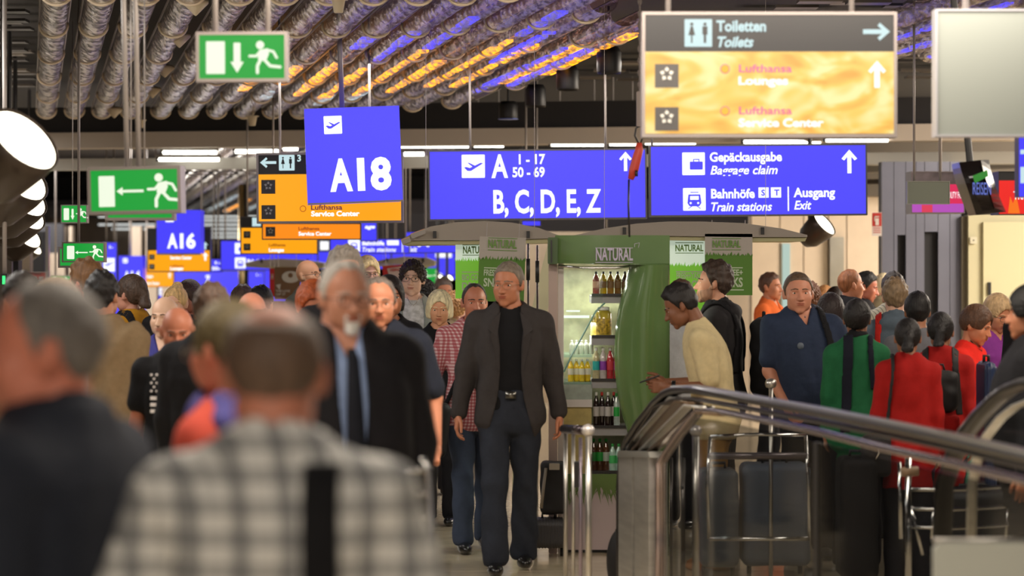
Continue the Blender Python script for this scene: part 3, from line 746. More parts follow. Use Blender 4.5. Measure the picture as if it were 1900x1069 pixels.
def trough(label, xe, d0, d1, r=.098, lamps=(), vox=.55, group='ceiling light troughs', rings=2.1, detail=True):  # lamps: glowing strips that imitate reflections
    "xe: pixel column where the axis reaches the far end d1; d0 is the near end"
    x1 = GX(xe, d1); L = d1-d0
    e = empty('light_trough', (x1, d1, zt(d1)), label, 'ceiling trough', (0,0,0), group)
    ax = lambda t: (-UX*t, -t, -UZ*t)      # t metres nearer than the far end
    n = max(3, int(L/vox)); V = []; Fc = []; K = 14
    for i in range(n+1):
        t = L*i/n; c = ax(t)
        for k in range(K+1):
            a = math.radians(-195+210*k/K); V.append((c[0]+r*math.cos(a), c[1], c[2]+r*math.sin(a)*.82))
    for i in range(n):
        for k in range(K): Fc.append((i*(K+1)+k, i*(K+1)+k+1, (i+1)*(K+1)+k+1, (i+1)*(K+1)+k))
    mesh_obj('channel', V, Fc, acr, e, True)
    if detail:
        t = .02
        while t < L:
            c = ax(t); mb = MB()
            mb.tube([(c[0]+(r+.004)*math.cos(a), c[1], c[2]+(r+.004)*math.sin(a)*.82) for a in [math.radians(-195+210*k/12) for k in range(13)]], .0115, 6)
            mb.build('joint_ring', ring_m, e, True); t += rings
        for sx in (-1,1):
            mb = MB(); a = ax(0); b = ax(L); q = sx*(r+.006)
            mb.tube([(a[0]+q,a[1],a[2]+.03),(b[0]+q,b[1],b[2]+.03)], .008, 5); mb.build('edge_rail', mat('trough_rail',(120,112,104),.35,.8), e)
    for (ta, tb, m, dx) in lamps:  # each entry becomes a glowing strip standing in for a reflection
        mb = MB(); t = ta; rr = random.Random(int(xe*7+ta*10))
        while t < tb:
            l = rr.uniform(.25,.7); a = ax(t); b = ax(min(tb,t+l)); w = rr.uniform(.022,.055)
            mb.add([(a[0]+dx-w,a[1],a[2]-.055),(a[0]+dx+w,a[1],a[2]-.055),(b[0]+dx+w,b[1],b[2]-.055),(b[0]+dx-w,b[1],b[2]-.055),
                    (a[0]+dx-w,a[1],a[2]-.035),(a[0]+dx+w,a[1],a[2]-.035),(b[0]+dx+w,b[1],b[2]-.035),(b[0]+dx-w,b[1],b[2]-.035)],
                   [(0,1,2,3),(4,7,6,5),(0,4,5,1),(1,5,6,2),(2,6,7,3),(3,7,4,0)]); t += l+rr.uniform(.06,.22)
        o = mb.build('reflection_strip', m, e); o['kind'] = 'stuff'
    return e
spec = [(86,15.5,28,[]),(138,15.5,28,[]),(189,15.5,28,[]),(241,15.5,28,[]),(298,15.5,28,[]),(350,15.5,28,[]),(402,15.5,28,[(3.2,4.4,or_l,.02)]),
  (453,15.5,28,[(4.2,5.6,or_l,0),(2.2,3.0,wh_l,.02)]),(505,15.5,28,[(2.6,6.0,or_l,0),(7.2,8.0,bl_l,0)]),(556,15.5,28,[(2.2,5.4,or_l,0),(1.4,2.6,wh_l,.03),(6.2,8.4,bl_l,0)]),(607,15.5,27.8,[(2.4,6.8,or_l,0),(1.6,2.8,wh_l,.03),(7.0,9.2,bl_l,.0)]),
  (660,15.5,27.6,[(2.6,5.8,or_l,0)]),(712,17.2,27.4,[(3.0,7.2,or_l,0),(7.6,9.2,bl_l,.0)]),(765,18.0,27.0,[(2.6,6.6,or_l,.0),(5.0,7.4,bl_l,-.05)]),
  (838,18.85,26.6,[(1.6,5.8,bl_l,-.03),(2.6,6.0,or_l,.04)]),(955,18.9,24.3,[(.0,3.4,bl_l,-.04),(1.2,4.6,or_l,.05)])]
names = ['first','second','third','fourth','fifth','sixth','seventh','eighth','ninth','tenth','eleventh','twelfth','thirteenth','fourteenth','fifteenth','last']
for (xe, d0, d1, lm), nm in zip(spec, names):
    hue = 'with no coloured reflections' if not lm else 'with imitated orange reflections' if len(lm) == 1 else 'with imitated orange and blue reflections' if xe < 700 else 'with imitated blue and orange reflections'
    lb = ('clear acrylic ceiling trough %s, %s from the left' % (hue, nm)) if nm != 'last' else 'short clear ceiling trough with imitated blue and orange reflections, rightmost of the fan'
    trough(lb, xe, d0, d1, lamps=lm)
# farther fan of troughs beyond the beam
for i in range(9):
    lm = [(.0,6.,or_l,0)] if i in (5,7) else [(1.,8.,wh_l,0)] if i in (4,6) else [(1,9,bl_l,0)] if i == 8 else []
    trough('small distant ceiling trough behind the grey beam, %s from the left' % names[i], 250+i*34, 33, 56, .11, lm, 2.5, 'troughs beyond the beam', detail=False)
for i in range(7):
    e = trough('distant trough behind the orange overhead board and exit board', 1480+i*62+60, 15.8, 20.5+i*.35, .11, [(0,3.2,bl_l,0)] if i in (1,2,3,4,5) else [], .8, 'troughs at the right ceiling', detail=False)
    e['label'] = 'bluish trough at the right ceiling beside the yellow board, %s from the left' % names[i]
# fluorescent battens under the beam
fl = emat('fluorescent', (255,250,235), 6.0)
fl_far = emat('fluorescent_far', (235,238,235), 1.0)
def batten(x0, x1, y, d, label, h=7, grp='fluorescent battens under the beam'):
    a, b = P(x0,y,d), P(x1,y,d); k = d/F; L = b.x-a.x
    e = empty('fluorescent_batten', ((a.x+b.x)/2, d, a.z), label, 'lamp', group=grp)
    MB().box(-L/2,L/2,-.03,.05,h*k*.5,h*k*.5+.03).build('housing', grey_paint, e)
    mb = MB(); mb.tube([(-L/2+.02,0,0),(L/2-.02,0,0)], h*k*.52, 8); mb.build('tube', fl if d < 50 else fl_far, e, True)
    MB().box(-L/2,-L/2+.03,-.02,.03,-h*k*.5,h*k*.5).build('end_cap', black_metal, e)
    for q in (-.3,.3): MB().tube([(q*L,.03,h*k*.5+.02),(q*L,.03,3.86-a.z)],.006,6).build('drop_rod', rod_m, e)
for x0,x1,y,d,wds in ((298,405,283,30.2,'above the left exit board, upper of two'),(290,410,296,30.0,'above the left exit board, lower of two'),(432,520,281,30.1,'just left of the gate cube'),(521,556,276,30.1,'short, touching the gate cube'),
    (739,873,271,29.6,'just right of the gate cube'),(875,938,270,29.5,'short, over the departures board'),(745,790,286,30.6,'between gate cube and departures board'),(1018,1124,268,29,'over the right half of the departures board'),(1126,1186,267,28.9,'left of the hanging cable switch'),
    (1192,1294,265,28.8,'under the yellow board, first'),(1375,1526,263,28.4,'under the yellow board, second'),(1527,1651,260,28.2,'under the yellow board, rightmost')):
    batten(x0,x1,y,d,'bright fluorescent batten '+wds)
for i,(x0,x1,y) in enumerate(((180,478,402),(370,478,409),(180,478,417),(205,478,425),(370,478,433),(240,478,440))):
    batten(x0,x1,y,57+i*.3,'faint far row of fluorescent light, %s of the six far rows' % names[i],3,'far fluorescent rows')
lvm = mat('louvre_grey', (168,164,158), .4, .3)
e = empty('ceiling_louvre', P(410,312,31.4), 'grey horizontal ceiling louvres left of the toilets and service board', 'louvre')
for j in range(5):
    MB().box(-.52,.46,0,.05,(11-j*6)*31.4/F,(13.2-j*6)*31.4/F).build('louvre_blade', lvm, e)
for x in (-.5,.44): MB().tube([(x,.02,-.12),(x,.02,3.86-e.location.z)],.01,6).build('drop_rod', rod_m, e)
wc2 = struct(MB().box(GX(945,36),GX(1400,36),36,36.2,0,P(0,430,36).z).build('wall_rear_cream', cream_w))
# black stage lamps hanging right of the troughs
def can(px, py, d, w, h, label, lip=False):
    k = d/F; p = P(px,py,d); e = empty('spotlight', p, label, 'lamp', (0,0,0), 'black ceiling cans')
    r = w*k/2; hh = h*k
    MB().lathe([(r*.75,hh*.5),(r,hh*.28),(r,-hh*.42),(r*.94,-hh*.5),(r*.8,-hh*.4)],(0,0,0),22).build('housing', black_metal, e, True)
    MB().tube([(0,0,hh*.5),(0,0,3.86-p.z)], .012, 8).build('stem', black_metal, e)
    if lip: MB().lathe([(r*1.02,-hh*.44),(r*1.06,-hh*.49),(r*.98,-hh*.5)],(0,0,0),22).build('rim', mat('rim_blue',(90,110,190),.3,.4), e, True)
can(943,205,26,36,34,'black ceiling can lamp with bluish rim left of the others',True)
can(994,178,24.5,38,42,'black ceiling can lamp, second from the left')
can(1053,145,22.5,42,46,'black ceiling can lamp, third from the left')
can(1130,112,21,46,50,'black ceiling can lamp nearest the yellow board')
# pale cone lamps between the troughs
cream_pl = mat('lamp_cream', (205,190,165), .5)
def cone_lamp(px, py, d, w, label, cup=False):
    k = d/F; p = P(px,py,d); e = empty('cone_lamp', p, label, 'lamp', group='small cream ceiling lamps'); r = w*k/2
    if cup: prof = [(r*1.25,r*.7),(r*1.25,r*.55),(r*.9,r*.5),(r*.6,-r*1.1),(r*.5,-r*1.15)]
    else: prof = [(r*.5,r*.45),(r,r*.3),(r,r*.05),(r*.1,-r*.85),(r*.02,-r*.9)]
    MB().lathe(prof,(0,0,0),18).build('shade', cream_pl, e, True)
    MB().tube([(0,0,r*.4),(0,0,3.86-p.z)], .008, 6).build('stem', cream_pl, e)
for px,py,d,w,wd,c in ((212,205,27,32,'lowest, near the left exit board',0),(283,168,25,32,'second from the bottom',0),(306,128,23,36,'third from the bottom',0),(333,70,20,42,'below the topmost',0),(363,8,17.6,48,'topmost, over the exit board',0),(628,8,17.2,28,'round, above the blue gate cube',1),(468,222,27.4,20,'shaped like a cup, left of the gate cube',1),(262,228,27.2,16,'shaped like a cup, behind the poles',1)):
    cone_lamp(px,py,d,w,'small cream ceiling lamp '+wd,c)
# little bracket lamp under the troughs
e = empty('bracket_lamp', P(905,172,24.6), 'grey ceiling bracket lamp left of the black cans', 'lamp', (0,-.42,0))
MB().box(-.13,.13,-.05,.05,-.018,.018,.006).build('body', grey_paint, e)
for x in (-.10,.09): MB().tube([(x,0,.015),(x,0,.62)], .008, 6).build('stem', cream_pl, e)
# ---- reflector lamps at the left edge: dark hoods with glowing oval mouths
mouth = emat('lamp_mouth', (255,246,222), 4.0); hood_m = mat('hood_dark', (70,60,52), .35, .4)
def hood(px, py, d, w, tilt, label, grp='dark reflector lamps at the left'):
    p = P(px,py,d); e = empty('reflector_lamp', p, label, 'lamp', (0,0,0), grp); r = w*d/F/2
    dr = Vector((.62,-.42,.60)); dr.normalize(); q = dr.to_track_quat('Z','Y')
    o = MB().lathe([(r*.45,-r*2.0),(r*.8,-r*1.5),(r*.98,-r*.4),(r,0),(r*.96,.004),(r*.9,-r*.1)],(0,0,0),28).build('hood', hood_m, e, True); o.rotation_euler = q.to_euler()
    o = MB().lathe([(r*.94,-.01),(r*.5,.002),(r*.02,.004)],(0,0,0),28).build('diffuser', mouth, e, True); o.rotation_euler = q.to_euler()
    MB().tube([tuple(-dr*r*1.4), (float(-dr.x*r*1.4),float(-dr.y*r*1.4),3.86-p.z)], .02, 8).build('stem', black_metal, e)
hood(46,258,13,152,1,'big dark reflector lamp with glowing oval mouth, nearest at left edge')
hood(40,328,16,118,1,'dark reflector lamp directly under the big one')
hood(46,364,19,100,1,'third dark reflector lamp down at left edge')
hood(50,395,22,82,1,'fourth dark reflector lamp down at left edge')
hood(52,437,25,60,1,'dark reflector lamp hanging left of the small exit boards')
hood(66,461,31,28,1,'small dark reflector lamp, second lowest at the left')
hood(67,473,36,22,1,'smallest and lowest dark reflector lamp at the left')
hood(1530,414,25,56,1,'dark reflector lamp under the baggage board at right','dark reflector lamps at the right')
for px,py,w,wd in ((819,515,15,'left'),(836,515,15,'right'),(984,490,26,'behind the rods')): hood(px,py,38,w,1,'far glowing reflector lamp by the green banner, '+wd,'far reflector lamps')
# ---- right-hand architecture
cream2 = mat('door_cream', (214,208,172), .5)
def slab(nm, px0, px1, py0, d, m, th=.25, py1=None, parent=None, st=True):
    a = P(px0,py0,d); b = P(px1,py1 if py1 else py0,d); z0 = 0 if py1 is None else b.z
    o = MB().box(a.x,b.x,d,d+th,z0,a.z).build(nm, m, parent)
    if st and parent is None: struct(o)
    return o
wallr = slab('wall_right_back', 1392, 1645, 300, 34, cream_w)
for a,b in ((1395,1446),(1448,1490),(1492,1536),(1538,1570),(1572,1640)): slab('wall_panel', a, b, 318, 33.93, cream_w, .06, None, wallr)
slab('door_1', 1452, 1466, 452, 33.9, emat('window_bright',(190,215,205),.8), .05, 600)
slab('door_2', 1540, 1566, 440, 33.85, steel, .08)
clad = slab('wall_cladding', 1637, 1784, 300, 28.4, mat('clad_back',(40,40,44),.6), .3)
cm = mat('clad_metal', (138,140,156), .34, .7, noise=.05, nscale=3)
edges = [1637,1659,1681,1700,1716,1741,1763,1784]
for i,(a,b) in enumerate(zip(edges[:-1],edges[1:])):
    if i == 1: slab('metal_panel', a, b-1, 300, 28.3, cm, .09, 436, clad); slab('metal_panel', a, a+6, 436, 28.3, cm, .09, None, clad)
    elif i == 4: slab('metal_panel', a, b-1, 300, 28.3, cm, .09, 430, clad)
    else: slab('metal_panel', a, b-1, 300, 28.3, cm, .09, None, clad)
slab('door_3', 1784, 1796, 402, 28.2, mat('door_frame_metal',(120,112,96),.4,.6), .2)
dr = slab('wall_door_side', 1797, 2150, 398, 28.1, cream2, .3)
MB().box(GX(1826,28),GX(2090,28),28.04,28.09,.02,P(0,412,28).z).build('door_4', mat('door_leaf_cream',(222,216,176),.45)).__setitem__('kind','structure')
slab('door_handle', 1834,1839, 524, 28.0, black_metal, .05, 548, dr)
e = empty('wall_socket', P(1806,446,28.08), 'small square cream switch plate on the wall right of the metal cladding', 'switch')
MB().box(-.036,.036,-.02,.0,-.036,.036,.006).build('plate', mat('plate_cream',(225,220,195),.4), e); MB().lathe([(.008,-.021),(.008,-.026)],(0,0,0),12,'y').build('button', mat('btn',(90,84,72),.4), e)
# ceiling edge and rail over the right-hand side
beam(33.8,25.5, 2.98, 3.12, 3.5, 14,'trim_7', mat('fascia_grey',(140,136,132),.6), .3)
beam(32.5,25.0, 2.80, 2.86, 3.5, 14,'trim_8', mat('fascia_dark',(70,62,56),.5), .1)
MB().box(GX(1380,33.9),14,33.5,36,2.70,3.9).build('wall_header', mat('header_brown',(92,84,74),.7)).__setitem__('kind','structure')
e = empty('fire_sign', P(1628,416,28.25), 'red and white fire extinguisher sign on the cream wall', 'sign')
k = 28.25/F; e.location.y = 28.30
MB().box(-9*k,9*k,-.01,0,-22*k,22*k).build('plate', mat('sign_white',(225,215,210),.5), e)
MB().box(-8.5*k,8.5*k,-.014,-.008,-4*k,21*k).build('red_field', mat('sign_red',(190,40,30),.5), e)
mb = MB(); mb.box(-3*k,3.5*k,-.02,-.012,-2*k,11*k,.004); mb.box(-5*k,-3.6*k,-.02,-.012,6*k,15*k); mb.box(-5*k,4*k,-.02,-.012,13*k,15*k); mb.build('pictogram', mat('sign_white',(225,215,210),.5), e)
mb = MB()
for j in range(3): mb.box(-7*k,7*k,-.014,-.009,(-8-4*j)*k,(-6.5-4*j)*k)
mb.build('caption_lines', mat('sign_red',(190,40,30),.5), e)
# grey fittings at the left edge
lw = slab('wall_left_portal', -60, 22, 432, 26, mat('portal_steel',(120,112,104),.35,.6), .3)
slab('trim_9', 24, 34, 445, 25.5, black_metal, .2); slab('trim_10', 34, 55, 446, 30, mat('portal_cream',(150,135,118),.5), .2)
slab('trim_11', 58, 82, 430, 34, black_metal, .2); slab('trim_12', 84, 90, 420, 30, steel, .1)
slab('wall_left_far', 90, 300, 405, 58, mat('far_wall_beige',(120,108,98),.7,noise=.2,nscale=2), .3)
for a,b in ((92,120),(128,133),(240,262),(270,291),(300,330)): slab('pillar', a, b, 420, 50, mat('pillar_beige',(150,136,122),.5), .3)
MB().box(GX(60,45),GX(120,45),44.8,45,P(0,470,45).z,P(0,415,45).z).build('trim_13', mat('panel_blackish',(30,30,38),.5)).__setitem__('kind','structure')
# ---------------------------------------------------------------- hanging signs
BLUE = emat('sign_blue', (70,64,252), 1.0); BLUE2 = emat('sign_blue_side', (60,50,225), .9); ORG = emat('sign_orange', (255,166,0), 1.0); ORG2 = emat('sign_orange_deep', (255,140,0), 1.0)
WHT = emat('sign_white_lit', (250,252,255), 1.15); WH2 = emat('sign_pale_lit', (205,235,240), .9); BLK = mat('sign_black', (30,30,33), .45); GRN = emat('sign_green', (12,160,55), .95); GRW = emat('sign_green_white', (238,248,225), 1.0)
PURP = mat('letter_purple', (150,60,110), .5); RED_L = mat('letter_red', (200,70,40), .5); frame_m = mat('sign_frame', (140,132,130), .4, .4); dframe = mat('sign_frame_dark', (70,68,72), .4, .3)
DRK = mat('logo_dark', (60,58,58), .5)
class Sign:
    def __init__(s, label, x0, y0, x1, y1, d, th=.12, frame=frame_m, bd=4, roll=0, yaw=0, name='hanging_sign', group=None, rods=(), rod_r=.013, face=None, cat='sign', housing=None, rodlen=None):
        s.w, s.h, s.k, s.d = x1-x0, y1-y0, d/F, d; k = s.k
        p = P((x0+x1)/2, (y0+y1)/2, d)
        s.e = empty(name, p, label, cat, (0, math.radians(roll), math.radians(yaw)), group); s.th = th
        W, H = s.w*k/2, s.h*k/2
        MB().box(-W,W,0,th,-H,H).build('housing', housing or frame, s.e)
        for i,(a,b,c,dd) in enumerate(((-W,W,H-bd*k,H),(-W,W,-H,-H+bd*k),(-W,-W+bd*k,-H+bd*k,H-bd*k),(W-bd*k,W,-H+bd*k,H-bd*k))):
            if bd: MB().box(a,b,-.012,.0,c,dd).build('frame_bar', frame, s.e)
        for r in rods:
            top = (rodlen if rodlen else 3.84)-p.z
            MB().tube([(s.X(r),th/2,H),(s.X(r),th/2,top)], rod_r, 10).build('hanging_rod', rod_m, s.e, True)
        if face: s.panel(bd,bd,s.w-bd,s.h-bd,face)
        s.n = 0; s.mbs = {}; s.sub = True
    def X(s, u): return (u-s.w/2)*s.k
    def Z(s, v): return (s.h/2-v)*s.k
    def panel(s, u0, v0, u1, v1, m, nm='face_panel', y=-.006): return MB().box(s.X(u0),s.X(u1),y,0.001,s.Z(v1),s.Z(v0)).build(nm, m, s.e)
    def mb(s, key, m):
        if s.sub and not key.startswith(('running','arrow','door_symbol')): key = key+'#'+str(s.n)
        if key not in s.mbs: s.mbs[key] = (MB(), m)
        return s.mbs[key][0]
    def text(s, t, u, v, w, cap, m=None, bold=.02, shear=0, key='lettering', y=-.008, angle=0):
        s.n += 1
        lettering(s.mb(key, m or WHT), t, s.X(u), s.Z(v), None if w is None else w*s.k, cap*s.k, y, bold, shear, angle)
    def rect(s, u0, v0, u1, v1, m, key, y=-.008, r=0):
        if key in ('platform_symbols','lit_bar','divider_line'): s.n += 1; key = {'platform_symbols':'platform_symbol'}.get(key,key)
        s.mb(key, m).box(s.X(u0),s.X(u1),y,y+.004,s.Z(v1),s.Z(v0),r*s.k)
    def poly(s, pts, m, key, y=-.008):
        s.mb(key, m).prism([(s.X(a),s.Z(b)) for a,b in pts], y, y+.004)
    def stroke(s, pts, w, m, key, y=-.008):
        for (a,b),(c,d_) in zip(pts[:-1],pts[1:]):
            l = math.hypot(c-a,d_-b) or 1; nx, ny = -(d_-b)/l*w/2, (c-a)/l*w/2
            s.poly([(a+nx,b+ny),(c+nx,d_+ny),(c-nx,d_-ny),(a-nx,b-ny)], m, key, y)
        for a,b in pts: s.disc(a,b,w/2,m,key,y)
    def disc(s, a, b, r, m, key, y=-.008):
        s.poly([(a+r*math.cos(t),b+r*math.sin(t)) for t in [i*math.pi/6 for i in range(12)]], m, key, y)
    def arrow(s, u, v, size, ang, m, key='arrow', w=.17):
        "centre of arrow, ang 0 = pointing up, 90 = right"
        a = math.radians(ang); c, n = math.cos(a), math.sin(a)
        R = lambda x,y: (u+x*c-y*n, v+x*n+y*c)
        s.poly([R(-size*w/2,size/2),R(-size*w/2,-size*.36),R(size*w/2,-size*.36),R(size*w/2,size/2)], m, key)
        s.poly([R(0,-size/2),R(size*.33,-size*.12),R(size*.22,-size*.04),R(0,-size*.30),R(-size*.22,-size*.04),R(-size*.33,-size*.12)], m, key, -.0084)
    def done(s):
        made = {}
        for key,(mb,m) in s.mbs.items():
            nm, _, num = key.partition('#'); par = made.get('pictogram_field#'+num) if nm in ('pictogram','pictogram_detail') else made.get('logo_field#'+num) if nm == 'logo_star' else None
            made[key] = mb.build(nm, m, par or s.e)
        return s.e
    def plane(s, u, v, w, fg=WHT, bg=BLUE):
        s.n += 1
        s.rect(u,v,u+w,v+w,fg,'pictogram_field',r=1); q = w/40
        s.poly([(u+4*q,v+22*q),(u+8*q,v+21*q),(u+14*q,v+23*q),(u+33*q,v+14*q),(u+37*q,v+15*q),(u+16*q,v+28*q),(u+10*q,v+28*q)], bg, 'pictogram', -.012)
        s.poly([(u+10*q,v+14*q),(u+13*q,v+14*q),(u+25*q,v+20*q),(u+20*q,v+22*q)], bg, 'pictogram', -.0125)
    def case(s, u, v, w, bg=BLUE):
        s.n += 1
        s.rect(u,v,u+w,v+w,WHT,'pictogram_field',r=1); q = w/42
        s.rect(u+14*q,v+17*q,u+38*q,v+32*q,bg,'pictogram',-.012,1); s.stroke([(u+21*q,v+17*q),(u+21*q,v+13*q),(u+31*q,v+13*q),(u+31*q,v+17*q)],1.6*q,bg,'pictogram',-.012)
    def train(s, u, v, w, bg=BLUE):
        s.n += 1
        s.rect(u,v,u+w,v+w,WHT,'pictogram_field',r=1); q = w/42
        s.poly([(u+10*q,v+12*q),(u+32*q,v+12*q),(u+34*q,v+28*q),(u+30*q,v+34*q),(u+12*q,v+34*q),(u+8*q,v+28*q)], bg,'pictogram',-.012)
        s.rect(u+13*q,v+15*q,u+29*q,v+22*q,WHT,'pictogram_detail',-.016); s.disc(u+14*q,v+28*q,2*q,WHT,'pictogram_detail',-.016); s.disc(u+28*q,v+28*q,2*q,WHT,'pictogram_detail',-.016)
        s.stroke([(u+14*q,v+8*q),(u+28*q,v+8*q)],1.5*q,bg,'pictogram',-.012); s.stroke([(u+10*q,v+38*q),(u+16*q,v+34*q)],1.4*q,bg,'pictogram',-.012); s.stroke([(u+32*q,v+38*q),(u+26*q,v+34*q)],1.4*q,bg,'pictogram',-.012)
    def wc(s, u, v, w, m=None):
        s.n += 1
        s.rect(u,v,u+w,v+w,m or WH2,'pictogram_field',r=1); q = w/50
        for cx, fem in ((u+13*q,1),(u+37*q,0)):
            s.disc(cx,v+9*q,3*q,BLK,'pictogram',-.012)
            if fem: s.poly([(cx-2*q,v+13*q),(cx+2*q,v+13*q),(cx+6*q,v+29*q),(cx-6*q,v+29*q)],BLK,'pictogram',-.012); s.rect(cx-1.2*q,v+29*q,cx+1.2*q,v+43*q,BLK,'pictogram',-.012)
            else: s.rect(cx-4.5*q,v+13*q,cx+4.5*q,v+28*q,BLK,'pictogram',-.012); s.rect(cx-2.2*q,v+28*q,cx+2.2*q,v+43*q,BLK,'pictogram',-.012)
    def star(s, u, v, w):
        s.n += 1
        s.rect(u,v,u+w,v+w,DRK,'logo_field'); q = w/2; cx, cy = u+q, v+q*.85
        for i in range(5):
            a = math.radians(-90+72*i); b = a+math.radians(28); c = a-math.radians(28)
            s.poly([(cx+q*.62*math.cos(a),cy+q*.62*math.sin(a)),(cx+q*.42*math.cos(b),cy+q*.42*math.sin(b)),(cx+q*.2*math.cos(a),cy+q*.2*math.sin(a)),(cx+q*.42*math.cos(c),cy+q*.42*math.sin(c))], mat('logo_grey',(170,170,165),.5),'logo_star',-.012)
    def runner(s, u, v, h, m=None):
        m = m or GRW; q = h/60    # box 60 high, about 62 wide, running left
        P_ = lambda a,b: (u+a*q, v+b*q)
        s.disc(*P_(24,8),7.5*q,m,'running_figure')
        s.poly([P_(22,17),P_(38,14),P_(40,24),P_(34,38),P_(20,34)],m,'running_figure',-.0084)
        s.stroke([P_(36,17),P_(48,20),P_(54,31)],4.6*q,m,'running_figure',-.0088); s.stroke([P_(24,20),P_(17,28),P_(5,28)],4.6*q,m,'running_figure',-.0088)
        s.stroke([P_(32,35),P_(42,46),P_(60,48)],5.4*q,m,'running_figure',-.0092); s.stroke([P_(25,34),P_(19,46),P_(19,58)],5.6*q,m,'running_figure',-.0092)
def exit_sign(label, x0, y0, x1, y1, d, mode, rods=(), roll=0, yaw=0, grp='green escape boards', bd=6, th=.09, **kw):
    s = Sign(label, x0, y0, x1, y1, d, th, frame_m, bd*(x1-x0)/170, roll, yaw, 'exit_sign', grp, rods, face=GRN, **kw)
    W, H = s.w, s.h; q = H/88
    s.rect(W*.12 if mode == 'left' else W*.11, H*.19, W*.29 if mode == 'left' else W*.315, H*.84, GRW, 'door_symbol', r=1)
    if mode == 'down':
        s.rect(W*.41,H*.22,W*.485,H*.62,GRW,'arrow',r=1); s.poly([(W*.375,H*.60),(W*.52,H*.60),(W*.448,H*.82)],GRW,'arrow'); s.runner(W*.555,H*.18,H*.66)
    else:
        s.rect(W*.36,H*.49,W*.60,H*.545,GRW,'arrow'); s.poly([(W*.31,H*.517),(W*.375,H*.43),(W*.375,H*.605)],GRW,'arrow'); s.runner(W*.62,H*.15,H*.72)
    return s.done()
exit_sign('green escape sign with door, downward arrow and running figure', 364,59,534,152, 12.5,'down',(34,132),-.3)
exit_sign('large green escape sign with left arrow, hung on two poles', 162,309,337,397, 13.5,'left',(70,92),-1.2,-4,th=.12)
# glass side of the light box and the second board right behind it
s = Sign('second green escape board just behind and below the large left-arrow one', 196,336,324,409, 14.6, .09, frame_m, 5, 0, 0, 'exit_sign', 'green escape boards', (45,70), .004, face=GRN); s.done()
exit_sign('small green escape sign with downward arrow left of the large one', 113,380,162,414, 22,'down',(20,),0,0,rod_r=.004)
exit_sign('smaller green escape sign with left arrow beneath the others', 115,449,195,487, 20,'left',(30,),0,0,rod_r=.008)
s = Sign('green escape board just behind the smaller left-arrow one', 108,458,186,497, 21, .08, frame_m, 4, 0,0,'exit_sign','green escape boards',(35,),.004,face=GRN); s.done()
exit_sign('tiny far green escape sign above the brown-haired man', 94,512,132,526, 34,'left',(8,),0,0)
exit_sign('far green escape sign with white bar behind the curly-haired woman', 782,497,815,526, 40,'left',(8,),0,0)
exit_sign('far green escape sign over the green kiosk header', 1100,436,1170,452, 32,'down',(25,),0,0)
# gate cubes
def cube(label, x0, y0, x1, y1, d, txt, roll, yaw, rods=(), side=True):
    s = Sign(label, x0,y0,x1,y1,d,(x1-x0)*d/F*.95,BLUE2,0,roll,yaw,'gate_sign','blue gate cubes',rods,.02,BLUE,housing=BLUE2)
    W, H = s.w, s.h; s.plane(W*.20,H*.085,W*.19)
    s.text(txt.split()[0],W*.24,H*.87,W*.24,H*.33,bold=.045); s.text(txt.split()[1],W*.53,H*.87,W*.36,H*.33,bold=.045)
    MB().box(s.X(0),s.X(W),-.012,.004,s.Z(H+3),s.Z(H)).build('bottom_rail', frame_m, s.e)
    return s.done()
cube('big blue gate cube reading A 18',568,199,744,374,20,'A 18',-2.3,4.5,(72,))
cube('middle-sized blue gate cube reading A 16',291,390,372,470,33,'A 16',0,1.5,(40,))
cube('small far blue gate cube reading A 14',219,475,265,527,45,'A 14',0,0,(20,))
# departures and baggage boards
s = Sign('wide blue departures board reading A 1-17, 50-69 and B, C, D, E, Z', 795,277,1200,408,22,.14,dframe,3,-.55,0,'hanging_sign','blue direction boards',(78,330),.010,BLUE)
s.plane(62,9,43); s.text('A',117,51,31,42,bold=.03); s.text('1 - 17',168,27,49,18,bold=.03); s.text('50 - 69',156,51,60,18,bold=.03)
s.text('B, C, D, E, Z',120,117,200,42,bold=.03); s.arrow(366,24,36,0,WHT); s.done()
s = Sign('wide blue board for baggage claim, train stations and exit', 1205,268,1609,401,22,.14,dframe,3,-.45,0,'hanging_sign','blue direction boards',(6,),.010,BLUE)
s.case(61,14,42); s.text('Gepäckausgabe',112,31,134,17,bold=.03); s.text('Baggage claim',113,55,125,16,bold=.02,shear=.25)
s.train(62,80,42); s.text('Bahnhöfe',114,99,81,17,bold=.03); s.text('Train stations',114,123,113,16,bold=.02,shear=.25)
s.rect(202,80,221,99,WHT,'platform_symbols'); s.rect(225,80,244,99,WHT,'platform_symbols'); s.text('S',207,95,None,11,BLUE,.03,0,'platform_letters',-.012); s.text('T',231,95,None,11,BLUE,.03,0,'platform_letters',-.012)
s.rect(256,79,258.5,124,WHT,'divider_line'); s.text('Ausgang',267,98,77,17,bold=.03); s.text('Exit',268,121,32,16,bold=.02,shear=.25); s.arrow(371,33,44,0,WHT); s.done()
